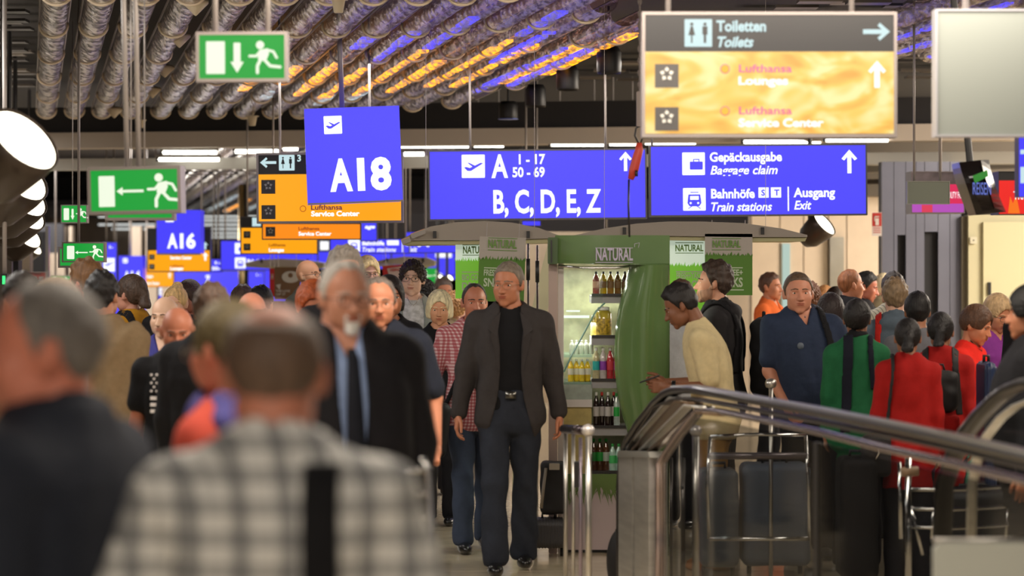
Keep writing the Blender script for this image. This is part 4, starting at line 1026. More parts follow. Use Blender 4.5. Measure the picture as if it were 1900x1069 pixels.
# toilets board, near
def swirl():  # emission noise paints glare onto the glossy amber face
    m = bpy.data.materials.new('sign_amber_glare'); m.use_nodes = True; N = m.node_tree.nodes; L = m.node_tree.links; b = N['Principled BSDF']
    tc = N.new('ShaderNodeTexCoord'); mp = N.new('ShaderNodeMapping'); mp.inputs['Scale'].default_value = (2.2,1,4.5); L.new(tc.outputs['Object'], mp.inputs[0])
    n = N.new('ShaderNodeTexNoise'); n.inputs['Scale'].default_value = 1.0; n.inputs['Detail'].default_value = 1.5; n.inputs['Distortion'].default_value = 2.6; L.new(mp.outputs[0], n.inputs[0])
    r = N.new('ShaderNodeValToRGB'); r.color_ramp.elements[0].position = .30; r.color_ramp.elements[0].color = lin((236,160,60))+(1,); r.color_ramp.elements[1].position = .66; r.color_ramp.elements[1].color = lin((255,234,165))+(1,)
    e2 = r.color_ramp.elements.new(.48); e2.color = lin((250,200,92))+(1,)
    L.new(n.outputs[0], r.inputs[0]); L.new(r.outputs[0], b.inputs['Emission Color']); b.inputs['Emission Strength'].default_value = 1.0; b.inputs['Base Color'].default_value = (.04,.03,.01,1)
    return m
AMB = swirl()
def service(s, u, v, txt2, star=True, q=1., m1=PURP, lx=0):
    s.text('Lufthansa', u, v, 98*q, 14*q, m1, .015, 0, 'carrier_lettering'); s.text(txt2, u-1*q, v+23*q, (158 if 'S' in txt2 else 92)*q, 15*q, WHT, .035, 0, 'lettering')
    s.disc(u-26*q, v-6*q, 9*q, m1, 'carrier_disc'); s.disc(u-26*q, v-6*q, 7.6*q, emat('disc_amber',(250,190,70),1.), 'carrier_disc_inner', -.010)
s = Sign('grey-framed black and pale yellow toilets board hanging near the top', 1191,22,1664,255,13,.12,frame_m,6,.0,0,'hanging_sign','black and orange service boards',(50,392),.014)
s.panel(6,6,467,74,BLK,'black_panel'); s.panel(6,74,467,226,AMB,'amber_panel')
s.wc(79,14,51); s.text('Toiletten',138,36,92,20,WH2,.035); s.text('Toilets',140,65,67,19,WH2,.035,.25); s.arrow(435,37,50,90,WH2)
s.star(24,97,44); s.star(24,177,44); service(s,180,112,'Lounges'); service(s,180,190,'Service Center'); s.arrow(436,116,50,0,WHT,'arrow_up',.2); s.done()
s = Sign('large blank light grey board at the upper right edge', 1735,17,2090,254,12.4,.10,mat('board_grey_frame',(150,150,156),.4),4,0,0,'blank_board',None,(60,290),.016,mat('board_grey',(122,128,124),.65)); s.done()
s = Sign('small blank grey board hanging on two thin rods', 1683,336,1762,379,19,.05,mat('board_edge_small',(150,150,140),.5),1.5,0,0,'blank_board',None,(14,62),.009,mat('board_green_grey',(128,134,120),.6)); s.done()
# orange boards left of centre
def obar(s, w, h, q, rows, top=0):
    for v, t in rows: s.star(8*q,v,26*q); service(s, 100*q, v+9*q, t, q=q*.62, m1=PURP)
s = Sign('black and orange toilets and service board behind the big gate cube', 476,283,748,414,21.5,.12,frame_m,4,-.4,0,'hanging_sign','black and orange service boards',(43,210),.010)
s.panel(3,3,269,40,BLK,'black_panel'); s.panel(3,40,269,128,ORG,'orange_panel'); s.arrow(22,18,30,-90,WH2); s.wc(42,4,29); s.star(9,50,26); s.star(9,97,26); s.text('3',76,16,7,12,WH2,.03,0,'lettering_black')
s.text('Lufthansa',101,106,58,9,PURP,.02,0,'carrier_lettering'); s.text('Service Center',101,118,90,9.5,WHT,.04); s.disc(86,104,6,RED_L,'carrier_disc'); s.disc(86,104,4.8,ORG,'carrier_disc_inner',-.012); s.done()
s = Sign('deep orange narrow board just below the toilets and service board', 486,414,670,445,26,.1,dframe,2,0,0,'hanging_sign','black and orange service boards',(20,),.01,ORG2)
s.star(7,7,18); s.text('Lufthansa',68,13,39,6,RED_L,.02,0,'carrier_lettering'); s.text('Service Center',68,23,61,7,WHT,.04); s.done()
s = Sign('black and orange lounges board partly behind the deep orange one', 446,402,590,472,29,.1,dframe,2,0,0,'hanging_sign','black and orange service boards',(12,130),.01)
s.panel(2,2,142,21,BLK,'black_panel'); s.panel(2,21,142,68,ORG,'orange_panel'); s.rect(22,2,38,18,WH2,'pictogram_field'); s.star(6,27,13); s.star(6,50,13); s.text('Lufthansa',53,55,31,5,RED_L,.02,0,'carrier_lettering'); s.text('Lounges',53,65,28,6.5,WHT,.05); s.done()
s = Sign('orange service board under the A 16 cube', 273,423,391,505,35,.1,dframe,2,0,0,'hanging_sign','black and orange service boards',(15,100),.01)
s.panel(2,2,116,42,BLK,'black_panel'); s.panel(2,42,116,80,ORG,'orange_panel'); s.star(4,49,10); s.star(4,67,10); s.arrow(108,33,14,0,WH2,'arrow',.25); s.arrow(108,53,15,0,WHT,'arrow_low',.25)
s.text('Lufthansa',43,51,25,4,RED_L,.02,0,'carrier_lettering'); s.text('Service Center',43,58,40,6,WHT,.05); s.text('Lufthansa',43,72,25,4,RED_L,.02,0,'carrier_lettering'); s.text('Lounges',43,78,24,6,WHT,.05); s.done()
s = Sign('smallest far orange board behind the A 14 cube', 262,497,323,533,46,.1,dframe,1,0,0,'hanging_sign','black and orange service boards',(10,),.01,ORG)
s.text('Lounges',4,18,18,5,WHT,.05); s.text('Service Center',4,31,30,5,WHT,.05); s.arrow(53,14,10,0,WHT,'arrow',.25); s.done()
# far blue boards
def fblue(label, x0,y0,x1,y1,d): return Sign(label,x0,y0,x1,y1,d,.12,dframe,1.5,0,0,'hanging_sign','far blue direction boards',(8,x1-x0-8),.012,BLUE)
s = fblue('far blue board with luggage and train symbols, left of the orange lounges board',409,446,590,502,37); s.case(27,5,20); s.train(27,32,20); s.text('Bahnhöfe',50,43,34,8,WHT,.05); s.rect(87,35,106,43,WHT,'platform_symbols'); s.rect(108,35,109.5,44,WHT,'divider_line'); s.text('Ausgang',114,43,34,8,WHT,.05); s.done()
s = fblue('blue board for train stations and exit just right of the orange boards',612,443,760,471,31.8); s.train(34,2,22); s.text('Bahnhöfe',60,12,41,8,WHT,.04); s.text('Train stations',60,24,63,8,WHT,.02,.25); s.rect(106,3,128,12,WHT,'platform_symbols'); s.rect(134,4,135.5,25,WHT,'divider_line'); s.text('Ausgang',141-2,12,8,8,WHT,.04); s.done()
s = fblue('blue board reading Ausgang and Exit at the left of the green banner',752,430,848,470,32); s.text('Ausgang',4,25,41,9,WHT,.04); s.text('Exit',4,37,18,9,WHT,.02,.25); s.done()
s = fblue('blue board directly under the train stations board with white plane symbol',588,466,726,500,38); s.rect(6,-18,22,-2,WHT,'plane_field'); s.done()
s = fblue('small blue board end hanging over the train stations board',668,412,700,448,30); s.text('age',9,12,19,7,WHT,.04,.25); s.done()
s = fblue('far blue board with a lit white bar beside the curly-haired woman',726,466,846,512,44); s.rect(82,3,112,12,WHT,'lit_bar',r=1); s.done()
s = fblue('far wide blue board reading Z',318,502,500,556,50); s.text('Z',63,26,9,17,WHT,.05); s.text('1 -',-60+118+100,10,8,4,WHT,.05); s.done()
s = fblue('far blue board with a plane symbol above the tan-jacket man',188,449,218,566,38); s.rect(4,30,25,55,WHT,'pictogram_field'); s.plane(4,30,21); s.text('A 14',6,66,16,6,WHT,.05); s.text('1-',15,12,7,5,WHT,.05); s.done()
s = fblue('far blue board reading 1 and 50 right of the A 16 cube',388,480,412,505,40); s.text('1-',11,10,10,5,WHT,.05); s.text('50-',5,21,16,6,WHT,.05); s.done()
s = fblue('distant blue board low behind the ponytail woman',206,530,330,585,52); s.case(88,4,14); s.done()
s = fblue('distant blue board between the golden pillar and the red banner',490,495,560,560,48); s.done()
s = fblue('distant blue board low behind the black-suited man',330,550,500,600,54); s.done()
s = fblue('small far blue piece of board below the departures board',968,409,1004,420,28); s.done()
s = fblue('far blue board just behind the left green banner',826,446,850,520,46); s.done()
s = fblue('bit of a blue board low behind the steel rods',958,450,1000,470,46); s.done()
s = fblue('blue board end at the left edge below the reflector lamps',-60,410,20,438,30); s.text('s',65,22,9,12,WHT,.05,.25); s.done()
s = Sign('tall narrow blue lit board cut by the right edge', 1889,250,1990,366,14,.1,dframe,1,0,0,'hanging_sign',None,(40,),.01,BLUE); s.rect(4,28,60,36,WH2,'lit_bar'); s.rect(4,60,60,90,WH2,'lit_bar'); s.done()
s = Sign('red and white station poster board at the far left', 22,505,86,530,30,.1,mat('poster_white',(200,190,190),.5),1,0,0,'wall_sign',None,(30,),.003,face=mat('poster_red',(190,40,40),.5)); s.text('SERVICE STATION',4,5,50,3.5,mat('poster_dark',(70,60,60),.5),.03,0,'small_lettering'); s.text('LE',42,18,17,9,mat('poster_white',(200,190,190),.5),.06); s.done()
s = Sign('small glowing green number display at the left edge', 1,508,14,529,16,.05,black_metal,1,0,0,'display',None,(6,),face=black_metal); s.text('1',4,18,5,14,emat('green_led',(60,255,130),1.5),.08); s.done()
# shop fascia with duty-free band and the hanging monitor on the right
s = Sign('pink and violet lit shop band behind the small blank board', 1690,318,1790,396,24,.3,mat('band_frame',(120,110,112),.4),2,0,0,'shop_sign',None,(60,),.012)
s.panel(2,2,98,24,mat('band_glass',(110,100,104),.2,.3,noise=.4,nscale=9),'glass_band'); s.panel(2,24,98,60,emat('band_pink',(225,40,90),.9),'pink_panel'); s.panel(2,60,98,76,emat('band_violet',(185,80,190),.9),'violet_panel')
s.text('DUTY FREE',70,50,28,12,WHT,.0); s.rect(20,62,40,76,emat('band_red',(225,60,90),.9),'red_patch'); s.done()
s = Sign('red lit travel shop panel right of the hanging monitor', 1852,318,1990,398,15.6,.25,black_metal,1,0,0,'shop_sign',None,(60,),.012)
s.panel(1,1,137,17,black_metal,'black_band'); s.panel(1,17,137,79,emat('shop_red',(240,35,30),.95),'red_panel'); s.text('TRAVEL',28,52,46,15,WHT,.01); s.poly([(18,78),(22,46),(27,60),(33,44),(40,78)],emat('flame_orange',(255,120,20),.9),'flame_graphic'); s.done()
e = empty('hanging_monitor', P(1817,348,15), 'black hanging monitor with curved screen showing blue writing', 'monitor', (0,-.10,math.radians(0))); k = 15/F
pts = [(-34,-52),(10,-52),(13,-40),(16,50),(-6,53),(-14,42),(-26,0)]
mb = MB(); n_ = 10; V = []; 
for i in range(n_+1):
    t = i/n_; v = -50+t*100; xl = -34+22*t**1.6*1.0; b = .06*math.sin(math.pi*t)
    for x, y in ((xl,-.02-b),(xl+32+4*(1-t),-.10-b),(xl+60,.05),(xl+40,.30),(xl+4,.30)): V.append((x*k,y,-v*k))
Fc = [(i*5+j,i*5+(j+1)%5,(i+1)*5+(j+1)%5,(i+1)*5+j) for i in range(n_) for j in range(5)]+[(0,1,2,3,4),tuple(range(n_*5,n_*5+5))[::-1]]
mesh_obj('casing', V, Fc, mat('monitor_black',(26,20,20),.2), e)
V2 = []; 
for i in range(n_+1):
    t = i/n_; v = -40+t*84; xl = -32+22*((v+50)/100)**1.6; b = .06*math.sin(math.pi*(v+50)/100)
    V2 += [(xl*k+.006,-.026-b,-v*k),((xl+28)*k,-.104-b,-v*k)]
def screen_m():
    m = bpy.data.materials.new('screen_reflection'); m.use_nodes = True; N = m.node_tree.nodes; b = N['Principled BSDF']; b.inputs['Base Color'].default_value = (.02,.015,.015,1); b.inputs['Roughness'].default_value = .08; b.inputs['Metallic'].default_value = .4; return m
mesh_obj('screen', V2, [(i*2,i*2+1,i*2+3,i*2+2) for i in range(n_)], screen_m(), e, True)
mb = MB()
for j in range(7):
    t0 = (-12+j*5); a = -14+j*3.6
    mb.add([(a*k,-.155,-(t0-10)*k),((a+2.4)*k,-.16,-(t0-10)*k),((a+4.4)*k,-.16,-(t0+14)*k),((a+2)*k,-.155,-(t0+14)*k)],[(0,1,2,3)])
mb = MB(); lettering(mb,'REISEN',-24*k,-12*k,34*k,22*k,-.178,.0,-.1,-.12); mb.build('screen_writing', emat('screen_blue',(120,140,240),.7), e)
mb = MB(); mb.add([(-20*k,-.17,22*k),(6*k,-.20,30*k),(7*k,-.20,18*k),(-17*k,-.17,8*k)],[(0,1,2,3)]); mb.build('green_patch', emat('screen_green',(60,160,60),.6), e)
mb = MB(); mb.tube([(-.02,.1,.15),(-.02,.1,3.86-e.location.z)],.02,8); mb.build('mount', black_metal, e)
# the cable with its red switch hanging in front of the departures board
e = empty('pendant_switch', P(1178,300,15.5), 'red pendant hoist switch on a black cable over the departures board', 'switch'); k = 15.5/F
MB().tube([((1187-1178)*k,0,(300-170)*k),((1187-1178)*k,0,3.86-e.location.z)],.006,6).build('chain_drop', mat('bracket_grey',(110,100,96),.5,.5), e)
def Q(x,y,o=0): return ((x-1178)*k, o, (300-y)*k)
mb = MB(); mb.tube([Q(1186,265),Q(1186,278),Q(1183,288),Q(1176,315),Q(1170,333)],[.016,.024,.026,.028,.016],12); mb.build('handle', mat('switch_red',(175,55,40),.5), e, True)
mb = MB(); mb.tube([Q(1178,322,-.03),Q(1183,322,-.03)],.018,8); mb.build('button', black_metal, e, True)
mb = MB(); mb.tube([Q(1167,333),Q(1166,380),Q(1168,440)],.006,8); mb.build('cable_tail', black_metal, e, True)
mb = MB(); mb.tube([Q(1186,268),Q(1178,252),Q(1180,238),Q(1188,232)],.006,8); mb.tube([Q(1188,268),Q(1194,250),Q(1190,232)],.005,8); mb.build('cable_loop', black_metal, e, True)
mb = MB(); mb.box((1181-1178)*k,(1192-1178)*k,-.02,.02,(300-235)*k,(300-170)*k,.004); mb.build('hoist_bracket', mat('bracket_grey',(110,100,96),.5,.5), e)
mb = MB()
for j in range(16):
    z = (300-168+j*11)*k
    pts = [((1187-1178)*k+(.010*math.cos(a) if j%2 else 0), (.0 if j%2 else .010*math.cos(a)), z+.021*math.sin(a)+.0) for a in [i*math.pi/4 for i in range(9)]]
    mb.tube(pts,.0035,5,False)
mb.build('chain', mat('bracket_grey',(110,100,96),.5,.5), e, True)['kind'] = 'stuff'
# ---------------------------------------------------------------- green kiosk
KD = 17.2; kk = KD/F
kg = mat('kiosk_green', (96,124,74), .16, spec=.6, coat=.6, noise=.05, nscale=4); kgd = mat('kiosk_green_dark', (58,84,40), .3); white_pl = mat('plastic_white', (205,198,196), .4)
kb = empty('snack_kiosk', (GX(1140,KD), KD, 0), 'green drinks and snacks kiosk with glass display and curved glossy surround', 'kiosk')
def K(px, py, y=0.): return ((px-1140)*kk, y, CH-(py-HY)*kk)
# curved surround: header running into a leg that bulges to the left
le = [(437,1017),(448,1017),(462,1017),(476,1018),(489,1020)]
V = []; Fc = []; R = 12
rows = [(437,1030),(455,1026),(470,1026),(489,1030)]
rows += [(492,1166),(500,1166),(520,1160),(545,1153),(575,1146),(610,1141),(650,1139),(690,1140),(730,1145),(770,1154),(810,1166),(860,1184),(920,1206),(980,1218),(1035,1226)]
th = [0]*len(rows)
for i,(py,xl) in enumerate(rows):
    for side in (0,1):
        for j in range(R+1):
            t = j/R; px = xl+(1241-xl)*t; b = .16*math.sin(math.pi*min(1,t*1.0))*(.35 if py < 491 else 1.0)*min(1,(1260-py)/500)
            yb = -.10-b+(.0 if side == 0 else .045)
            V.append(K(px,py,yb))
S = 2*(R+1)
for i in range(len(rows)-1):
    for j in range(R): a = i*S+j; Fc.append((a,a+1,a+S+1,a+S)); a += R+1; Fc.append((a,a+S,a+S+1,a+1))
    a = i*S; Fc.append((a,a+S,a+S+R+1,a+R+1)); a = i*S+R; Fc.append((a,a+R+1,a+S+R+1,a+S))
for j in range(R): Fc.append((j,j+R+1,j+R+2,j+1)); a = (len(rows)-1)*S+j; Fc.append((a,a+1,a+R+2,a+R+1))
smooth_by_angle(mesh_obj('surround', V, Fc, kg, kb), 50)
MB().box(K(1016,0)[0],K(1034,0)[0],-.16,-.02,K(0,490)[2],K(0,441)[2],.004).build('header_bracket', kgd, kb)
mb = MB(); mb.box(K(1021,0)[0],K(1024,0)[0],-.168,-.158,K(0,488)[2],K(0,446)[2]); mb.build('bracket_slot', black_metal, kb)
mb = MB(); lettering(mb,'NATURAL',K(1104,0)[0],K(0,483)[2],68*kk,22*kk,-.185,.02); mb.box(K(1103,0)[0],K(1172,0)[0],-.186,-.182,K(0,461)[2],K(0,460)[2]); mb.box(K(1103,0)[0],K(1172,0)[0],-.186,-.182,K(0,487.5)[2],K(0,486.5)[2])
mb.tube([K(1175,459,-.184),K(1175,453,-.184),K(1184,451,-.184),K(1182,460,-.184)],.002,5); mb.build('header_lettering', mat('letter_pale',(190,180,205),.4), kb)
mb = MB(); mb.tube([K(1036,493,-.12),K(1080,497,-.14),K(1140,497,-.16),K(1166,494,-.16)],.008,8); mb.build('chrome_trim', chrome, kb, True)
# base with printed grass over a pale foot
MB().box(K(1046,0)[0],K(1232,0)[0],.02,.75,0.02,K(0,880)[2]).build('base', mat('kiosk_base_pale',(184,168,170),.45), kb)
mb = MB(); rg = random.Random(5); base_z = K(0,905)[2]
mb.box(K(1046,0)[0],K(1232,0)[0],.012,.02,base_z,K(0,880)[2])
for i in range(90):
    x = K(1046+i*2.07,0)[0]; l = rg.uniform(.05,.13); dx = rg.uniform(-.05,.04)
    mb.add([(x-.008,.013,base_z+.01),(x+.008,.013,base_z+.01),(x+dx,.015,base_z-l)],[(0,2,1)])
o = mb.build('grass_print', mat('grass_green',(92,116,52),.45), kb); o['kind'] = 'stuff'
mb = MB(); mb.box(K(1046,0)[0],K(1232,0)[0],.05,.74,0,.06); mb.build('plinth', black_metal, kb)
# posts, back, shelves
post = mat('post_beige', (168,148,140), .4, .2)
MB().box(K(1018,0)[0],K(1034,0)[0],-.02,.05,0,K(0,489)[2],.008).build('post', post, kb); MB().box(K(1035,0)[0],K(1046,0)[0],.0,.06,0,K(0,489)[2],.006).build('post', mat('post_light',(205,195,190),.4), kb)
MB().box(K(1046,0)[0],K(1232,0)[0],.70,.74,K(0,880)[2],K(0,470)[2]).build('back_panel', mat('case_back',(150,150,120),.3,noise=.3,nscale=12), kb)
sh = mat('shelf_grey', (150,148,150), .4)
for py0,py1 in ((549,563),(626,641),(707,721),(794,809),(878,884)):
    MB().box(K(1098,0)[0],K(1200,0)[0],.04,.55,K(0,py1)[2],K(0,py0)[2]).build('shelf', sh, kb)
    MB().box(K(1098,0)[0],K(1200,0)[0],.025,.04,K(0,py0+1)[2],K(0,py0-4)[2]).build('shelf_lip', mat('shelf_lip_black',(28,22,22),.4), kb)
MB().box(K(1046,0)[0],K(1098,0)[0],.05,.6,K(0,883)[2],K(0,754)[2]).build('counter_body', mat('counter_beige',(178,160,98),.5,noise=.1,nscale=20), kb)
MB().box(K(1046,0)[0],K(1099,0)[0],.03,.62,K(0,756)[2],K(0,742)[2]).build('counter_top', white_pl, kb)
MB().box(K(1046,0)[0],K(1099,0)[0],.04,.6,K(0,742)[2],K(0,714)[2]).build('glass_tray', mat('tray_glass',(150,160,150),.1,spec=.8,noise=.2,nscale=15), kb)
MB().box(K(1046,0)[0],K(1099,0)[0],.06,.6,K(0,664)[2],K(0,659)[2]).build('glass_shelf', mat('glass_green',(150,185,165),.05,spec=.9,alpha=.5), kb)
MB().box(K(1046,0)[0],K(1102,0)[0],.06,.6,K(0,714)[2],K(0,710)[2]).build('glass_shelf', mat('glass_green',(150,185,165),.05,spec=.9,alpha=.5), kb)
# slanted front glass with its bright edge
gl = mat('glass_front', (120,160,140), .04, spec=1., alpha=.14)
mesh_obj('front_glass', [K(1047,690,-.02),K(1118,565,-.02),K(1118,500,.0),K(1047,500,.0)], [(0,1,2,3)], gl, kb)
mb = MB(); mb.tube([K(1046,690,-.03),K(1060,660,-.03),K(1085,615,-.03),K(1105,578,-.03),K(1122,562,-.03)],.006,6); mb.build('glass_edge', mat('glass_edge_green',(120,165,155),.15,spec=1.), kb, True)
mb = MB(); mb.box(K(1048,0)[0],K(1096,0)[0],.3,.32,K(0,592)[2],K(0,587)[2]); mb.box(K(1052,0)[0],K(1078,0)[0],.25,.27,K(0,580)[2],K(0,577)[2]); mb.build('inner_lamp', emat('case_lamp',(225,240,225),1.4), kb)
area('kiosk_case_lamp', (K(1120,0)[0]+GX(1140,KD), KD+.32, K(0,500)[2]), (.7,.2), 14, (.95,1,.82))
area('kiosk_case_lamp', (K(1080,0)[0]+GX(1140,KD), KD+.25, K(0,600)[2]), (.25,.2), 5, (.95,1,.85))
# bottles and jars standing on the shelves
def bottle(px, py_base, h, w, liquid, cap_m, label_m, label, grp, y=.10, shape='bottle', lab=(.30,.58)):
    p = K(px,py_base,y); e = empty('drink_bottle' if shape != 'jar' else 'jar', (p[0]+GX(1140,KD), p[1]+KD, p[2]+.0005), label, 'bottle' if shape != 'jar' else 'jar', group=grp); H = h*kk; r = w*kk/2
    if shape == 'jar': prof = [(r*.96,0),(r,H*.04),(r,H*.78),(r*.8,H*.86),(r*.7,H*.88)]; cp = [(r*.72,H*.88),(r*.74,H*.90),(r*.74,H*.98),(r*.5,H)]
    else: prof = [(r*.9,0),(r,H*.03),(r*.97,H*.35),(r,H*.62),(r*.75,H*.76),(r*.38,H*.86),(r*.34,H*.90)]; cp = [(r*.40,H*.90),(r*.42,H*.91),(r*.42,H*.99),(r*.3,H)]
    MB().lathe(prof,(0,0,0),12).build('glass_body' if shape == 'jar' else 'bottle_body', liquid, e, True)
    MB().lathe(cp,(0,0,0),10).build('cap' if shape != 'jar' else 'lid', cap_m, e, True)
    if label_m: MB().lathe([(r*1.01,H*lab[0]),(r*1.02,H*(lab[0]+.01)),(r*1.02,H*(lab[1]-.01)),(r*1.01,H*lab[1])],(0,0,0),12).build('label_band', label_m, e, True)
    return e
def lq(n, rgb): return mat('liquid_'+n, rgb, .08, spec=.8, noise=.25, nscale=25)
capw = mat('cap_white',(225,225,220),.4); capr = mat('cap_red',(200,40,30),.4); capg = mat('cap_green',(30,140,50),.4); capk = mat('cap_dark',(40,34,30),.4)
gs = 'drinks in the kiosk display'
tops = [('first',(150,40,30)),('second',(190,160,30)),('third',(150,110,40)),('fourth',(120,84,34)),('last',(80,40,22))]
for i,(n_,c) in enumerate(tops): bottle(1107+i*13.5,548,44,13,lq('top%d'%i,c),capk,mat('label_brown',(110,80,44),.5) if i else mat('label_redw',(200,150,120),.5),'dark juice bottle on the topmost kiosk shelf, %s from the left'%n_,gs)
bottle(1121,626,56,30,lq('olive',(180,160,60)),capw,mat('fruit_mix',(170,140,40),.4,noise=.8,nscale=60),'large glass jar of yellow and dark fruit in the kiosk',gs,.12,'jar',(.08,.62))
bottle(1104,626,40,13,lq('olive2',(170,160,90)),capw,None,'slim glass jar left of the large fruit jar',gs,.2,'jar')
for i,(c,l,wd) in enumerate((((190,180,140),(40,170,170),'with turquoise label'),((200,190,190),(140,60,170),'with violet label'),((190,50,60),(200,60,70),'filled red'),((180,50,60),(190,90,160),'red with pink label'))):
    bottle(1107+i*13,706,60,13,lq('r3%d'%i,c),capw,mat('lab3_%d'%i,l,.5),'white-capped drink bottle '+wd+' on the third kiosk shelf',gs)
for i,wd in enumerate(('first','second','third','fourth')): bottle(1107+i*11,793,64,11.5,lq('cola',(40,26,24)),capr if i%2 else capw,mat('label_clear',(185,180,178),.5),'dark cola bottle on the fourth kiosk shelf, %s from the left'%wd,gs,.08+.03*(i%2))
bottle(1145,793,62,12,lq('clear',(190,205,200)),capg,mat('label_green',(40,170,70),.5),'clear bottle with green label at the right of the cola',gs,.10)
for i,(c,l,wd) in enumerate((((80,50,34),(36,120,50),'brown, leftmost'),((84,52,34),(36,150,60),'brown with bright green label'),((96,60,40),(190,200,190),'brown with pale label'),((170,205,190),(70,180,100),'clear, in front'),((170,200,190),(60,150,90),'clear, rightmost'))):
    bottle(1103+i*11.5,877,60 if i < 3 else 52,13,lq('b5%d'%i,c),capg,mat('lab5_%d'%i,l,.5),'green-capped bottle on the lowest kiosk shelf, '+wd,gs,.08 if i > 2 else .16)
for i in range(4): bottle(1060+i*10.5,710,42,11,lq('juice',(235,200,40)),capw,mat('label_white',(225,222,205),.5),'orange juice bottle in the glass case, %s from the left'%('first','second','third','fourth')[i],gs,.15+.02*(i%2))
for i in range(5): bottle(1062+i*9,659,26,9,lq('milk',(215,220,205)),capw,None,'small white yoghurt bottle in the glass case, %s from the left'%('first','second','third','fourth','fifth')[i],gs,.18)
# cream curved sail behind the post and two rods
e = empty('display_sail', (GX(1000,19), 19, 0), 'cream curved upright sail panel left of the kiosk post', 'panel'); k9 = 19/F
V = []; Fc = []
for i in range(11):
    t = i/10; py = 455+t*600; c = 1030-58*math.sin(min(1,t*1.6)*math.pi*.5)-10*t
    for dx,dy in ((-14,0),(16,0),(16,.04),(-14,.04)): V.append(((c+dx-1000)*k9, dy+.1*t, max(0,CH-(py-HY)*k9)))
for i in range(10):
    for j in range(4): a = i*4+j; b = i*4+(j+1)%4; Fc.append((a,b,b+4,a+4))
mesh_obj('panel', V, Fc, mat('sail_cream',(205,200,165),.5), e)
for px,y0,y1,yb in ((980,452,520,600),(997,455,524,600)):
    e = empty('banner_pole', (GX(px,18.4), 18.4, 0), 'thin steel pole with black grip left of the kiosk, %s'%('left one' if px == 980 else 'right one'), 'pole', group='poles with black grips'); k8 = 18.4/F
    zt_ = CH-(y0-HY)*k8
    MB().tube([(0,0,0),(0,0,zt_)],.007,8).build('shaft', chrome, e, True)
    MB().tube([(0,0,CH-(y1-HY)*k8),(0,0,CH-(y1-40-HY)*k8)],.014,10).build('grip', black_metal, e, True)
    MB().lathe([(.028,0),(.028,.012),(.012,.02)],(0,0,0),14).build('foot', black_metal, e, True)
# canopies
canm = mat('canopy_grey', (160,150,140), .5); canu = mat('canopy_cream', (176,172,130), .5)
def canopy(label, pts_top, pts_bot, d, depth, fin=False, ox=0):
    cx = sum(p[0] for p in pts_top)/len(pts_top); e = empty('canopy', (GX(cx,d), d, CH-(pts_bot[0][1]-HY)*d/F), label, 'canopy', group='curved canopies'); k = d/F; z0 = e.location.z
    loc = lambda p: ((p[0]-cx)*k, CH-(p[1]-HY)*k-z0)
    MB().prism([loc(p) for p in pts_top]+[loc(p) for p in pts_bot[::-1]], 0, depth).build('shell', canm, e)
    b = [loc(p) for p in pts_bot]
    MB().prism([(x,z-.002) for x,z in b]+[(x*.985,z-.03) for x,z in b[::-1]], .03, depth-.05).build('underside', canu, e)
    for x in (b[0][0]*.7, b[-1][0]*.7): MB().tube([(x,depth*.4,.05),(x,depth*.4,3.86-z0)],.002,5).build('suspension_wire', rod_m, e)
    for x in (b[0][0]*.55, b[-1][0]*.62): MB().box(x-.012,x+.012,-.02,.0,.02,.07).build('bolt', black_metal, e)
    return e
canopy('grey curved canopy over the left green banners', [(745,444),(772,430),(800,420),(850,412),(900,410),(950,413),(1000,423),(1040,438)], [(745,447),(800,446),(850,446),(950,445),(1000,443),(1040,442)], 19.4, 1.2)
canopy('grey curved canopy right of the kiosk header', [(1060,438),(1120,424),(1180,415),(1240,411),(1300,411),(1380,414),(1450,424),(1498,436)], [(1060,440),(1120,439),(1240,438),(1380,440),(1450,440),(1498,440)], 19.4, 1.2)
canopy('far small grey canopy over the brown banner', [(455,488),(480,482),(520,480),(560,482),(600,488)], [(455,491),(500,494),(560,496),(600,493)], 34, .8)
canopy('far grey canopy behind the curly-haired woman', [(690,486),(720,480),(750,476),(790,478),(806,484)], [(690,490),(740,491),(780,494),(806,489)], 33, .8)
for x0,x1,y0,y1 in ((745,762,440,454),(762,790,428,440)):
    e = empty('clip_lamp', P((x0+x1)/2,(y0+y1)/2,19.35), 'small clear clip lamp on the left canopy edge, %s'%('lower' if x0 < 750 else 'upper'), 'lamp', (0,-.35,0), 'clip lamps on the canopy'); k = 19.3/F
    MB().box(-(x1-x0)*k/2,(x1-x0)*k/2,-.02,.02,-.018,.018,.005).build('housing', mat('clip_plastic',(150,142,135),.25), e); MB().box(-(x1-x0)*k/2,(x1-x0)*k/2,-.022,-.0,.014,.02).build('rim', mat('clip_rim',(200,150,120),.3), e)
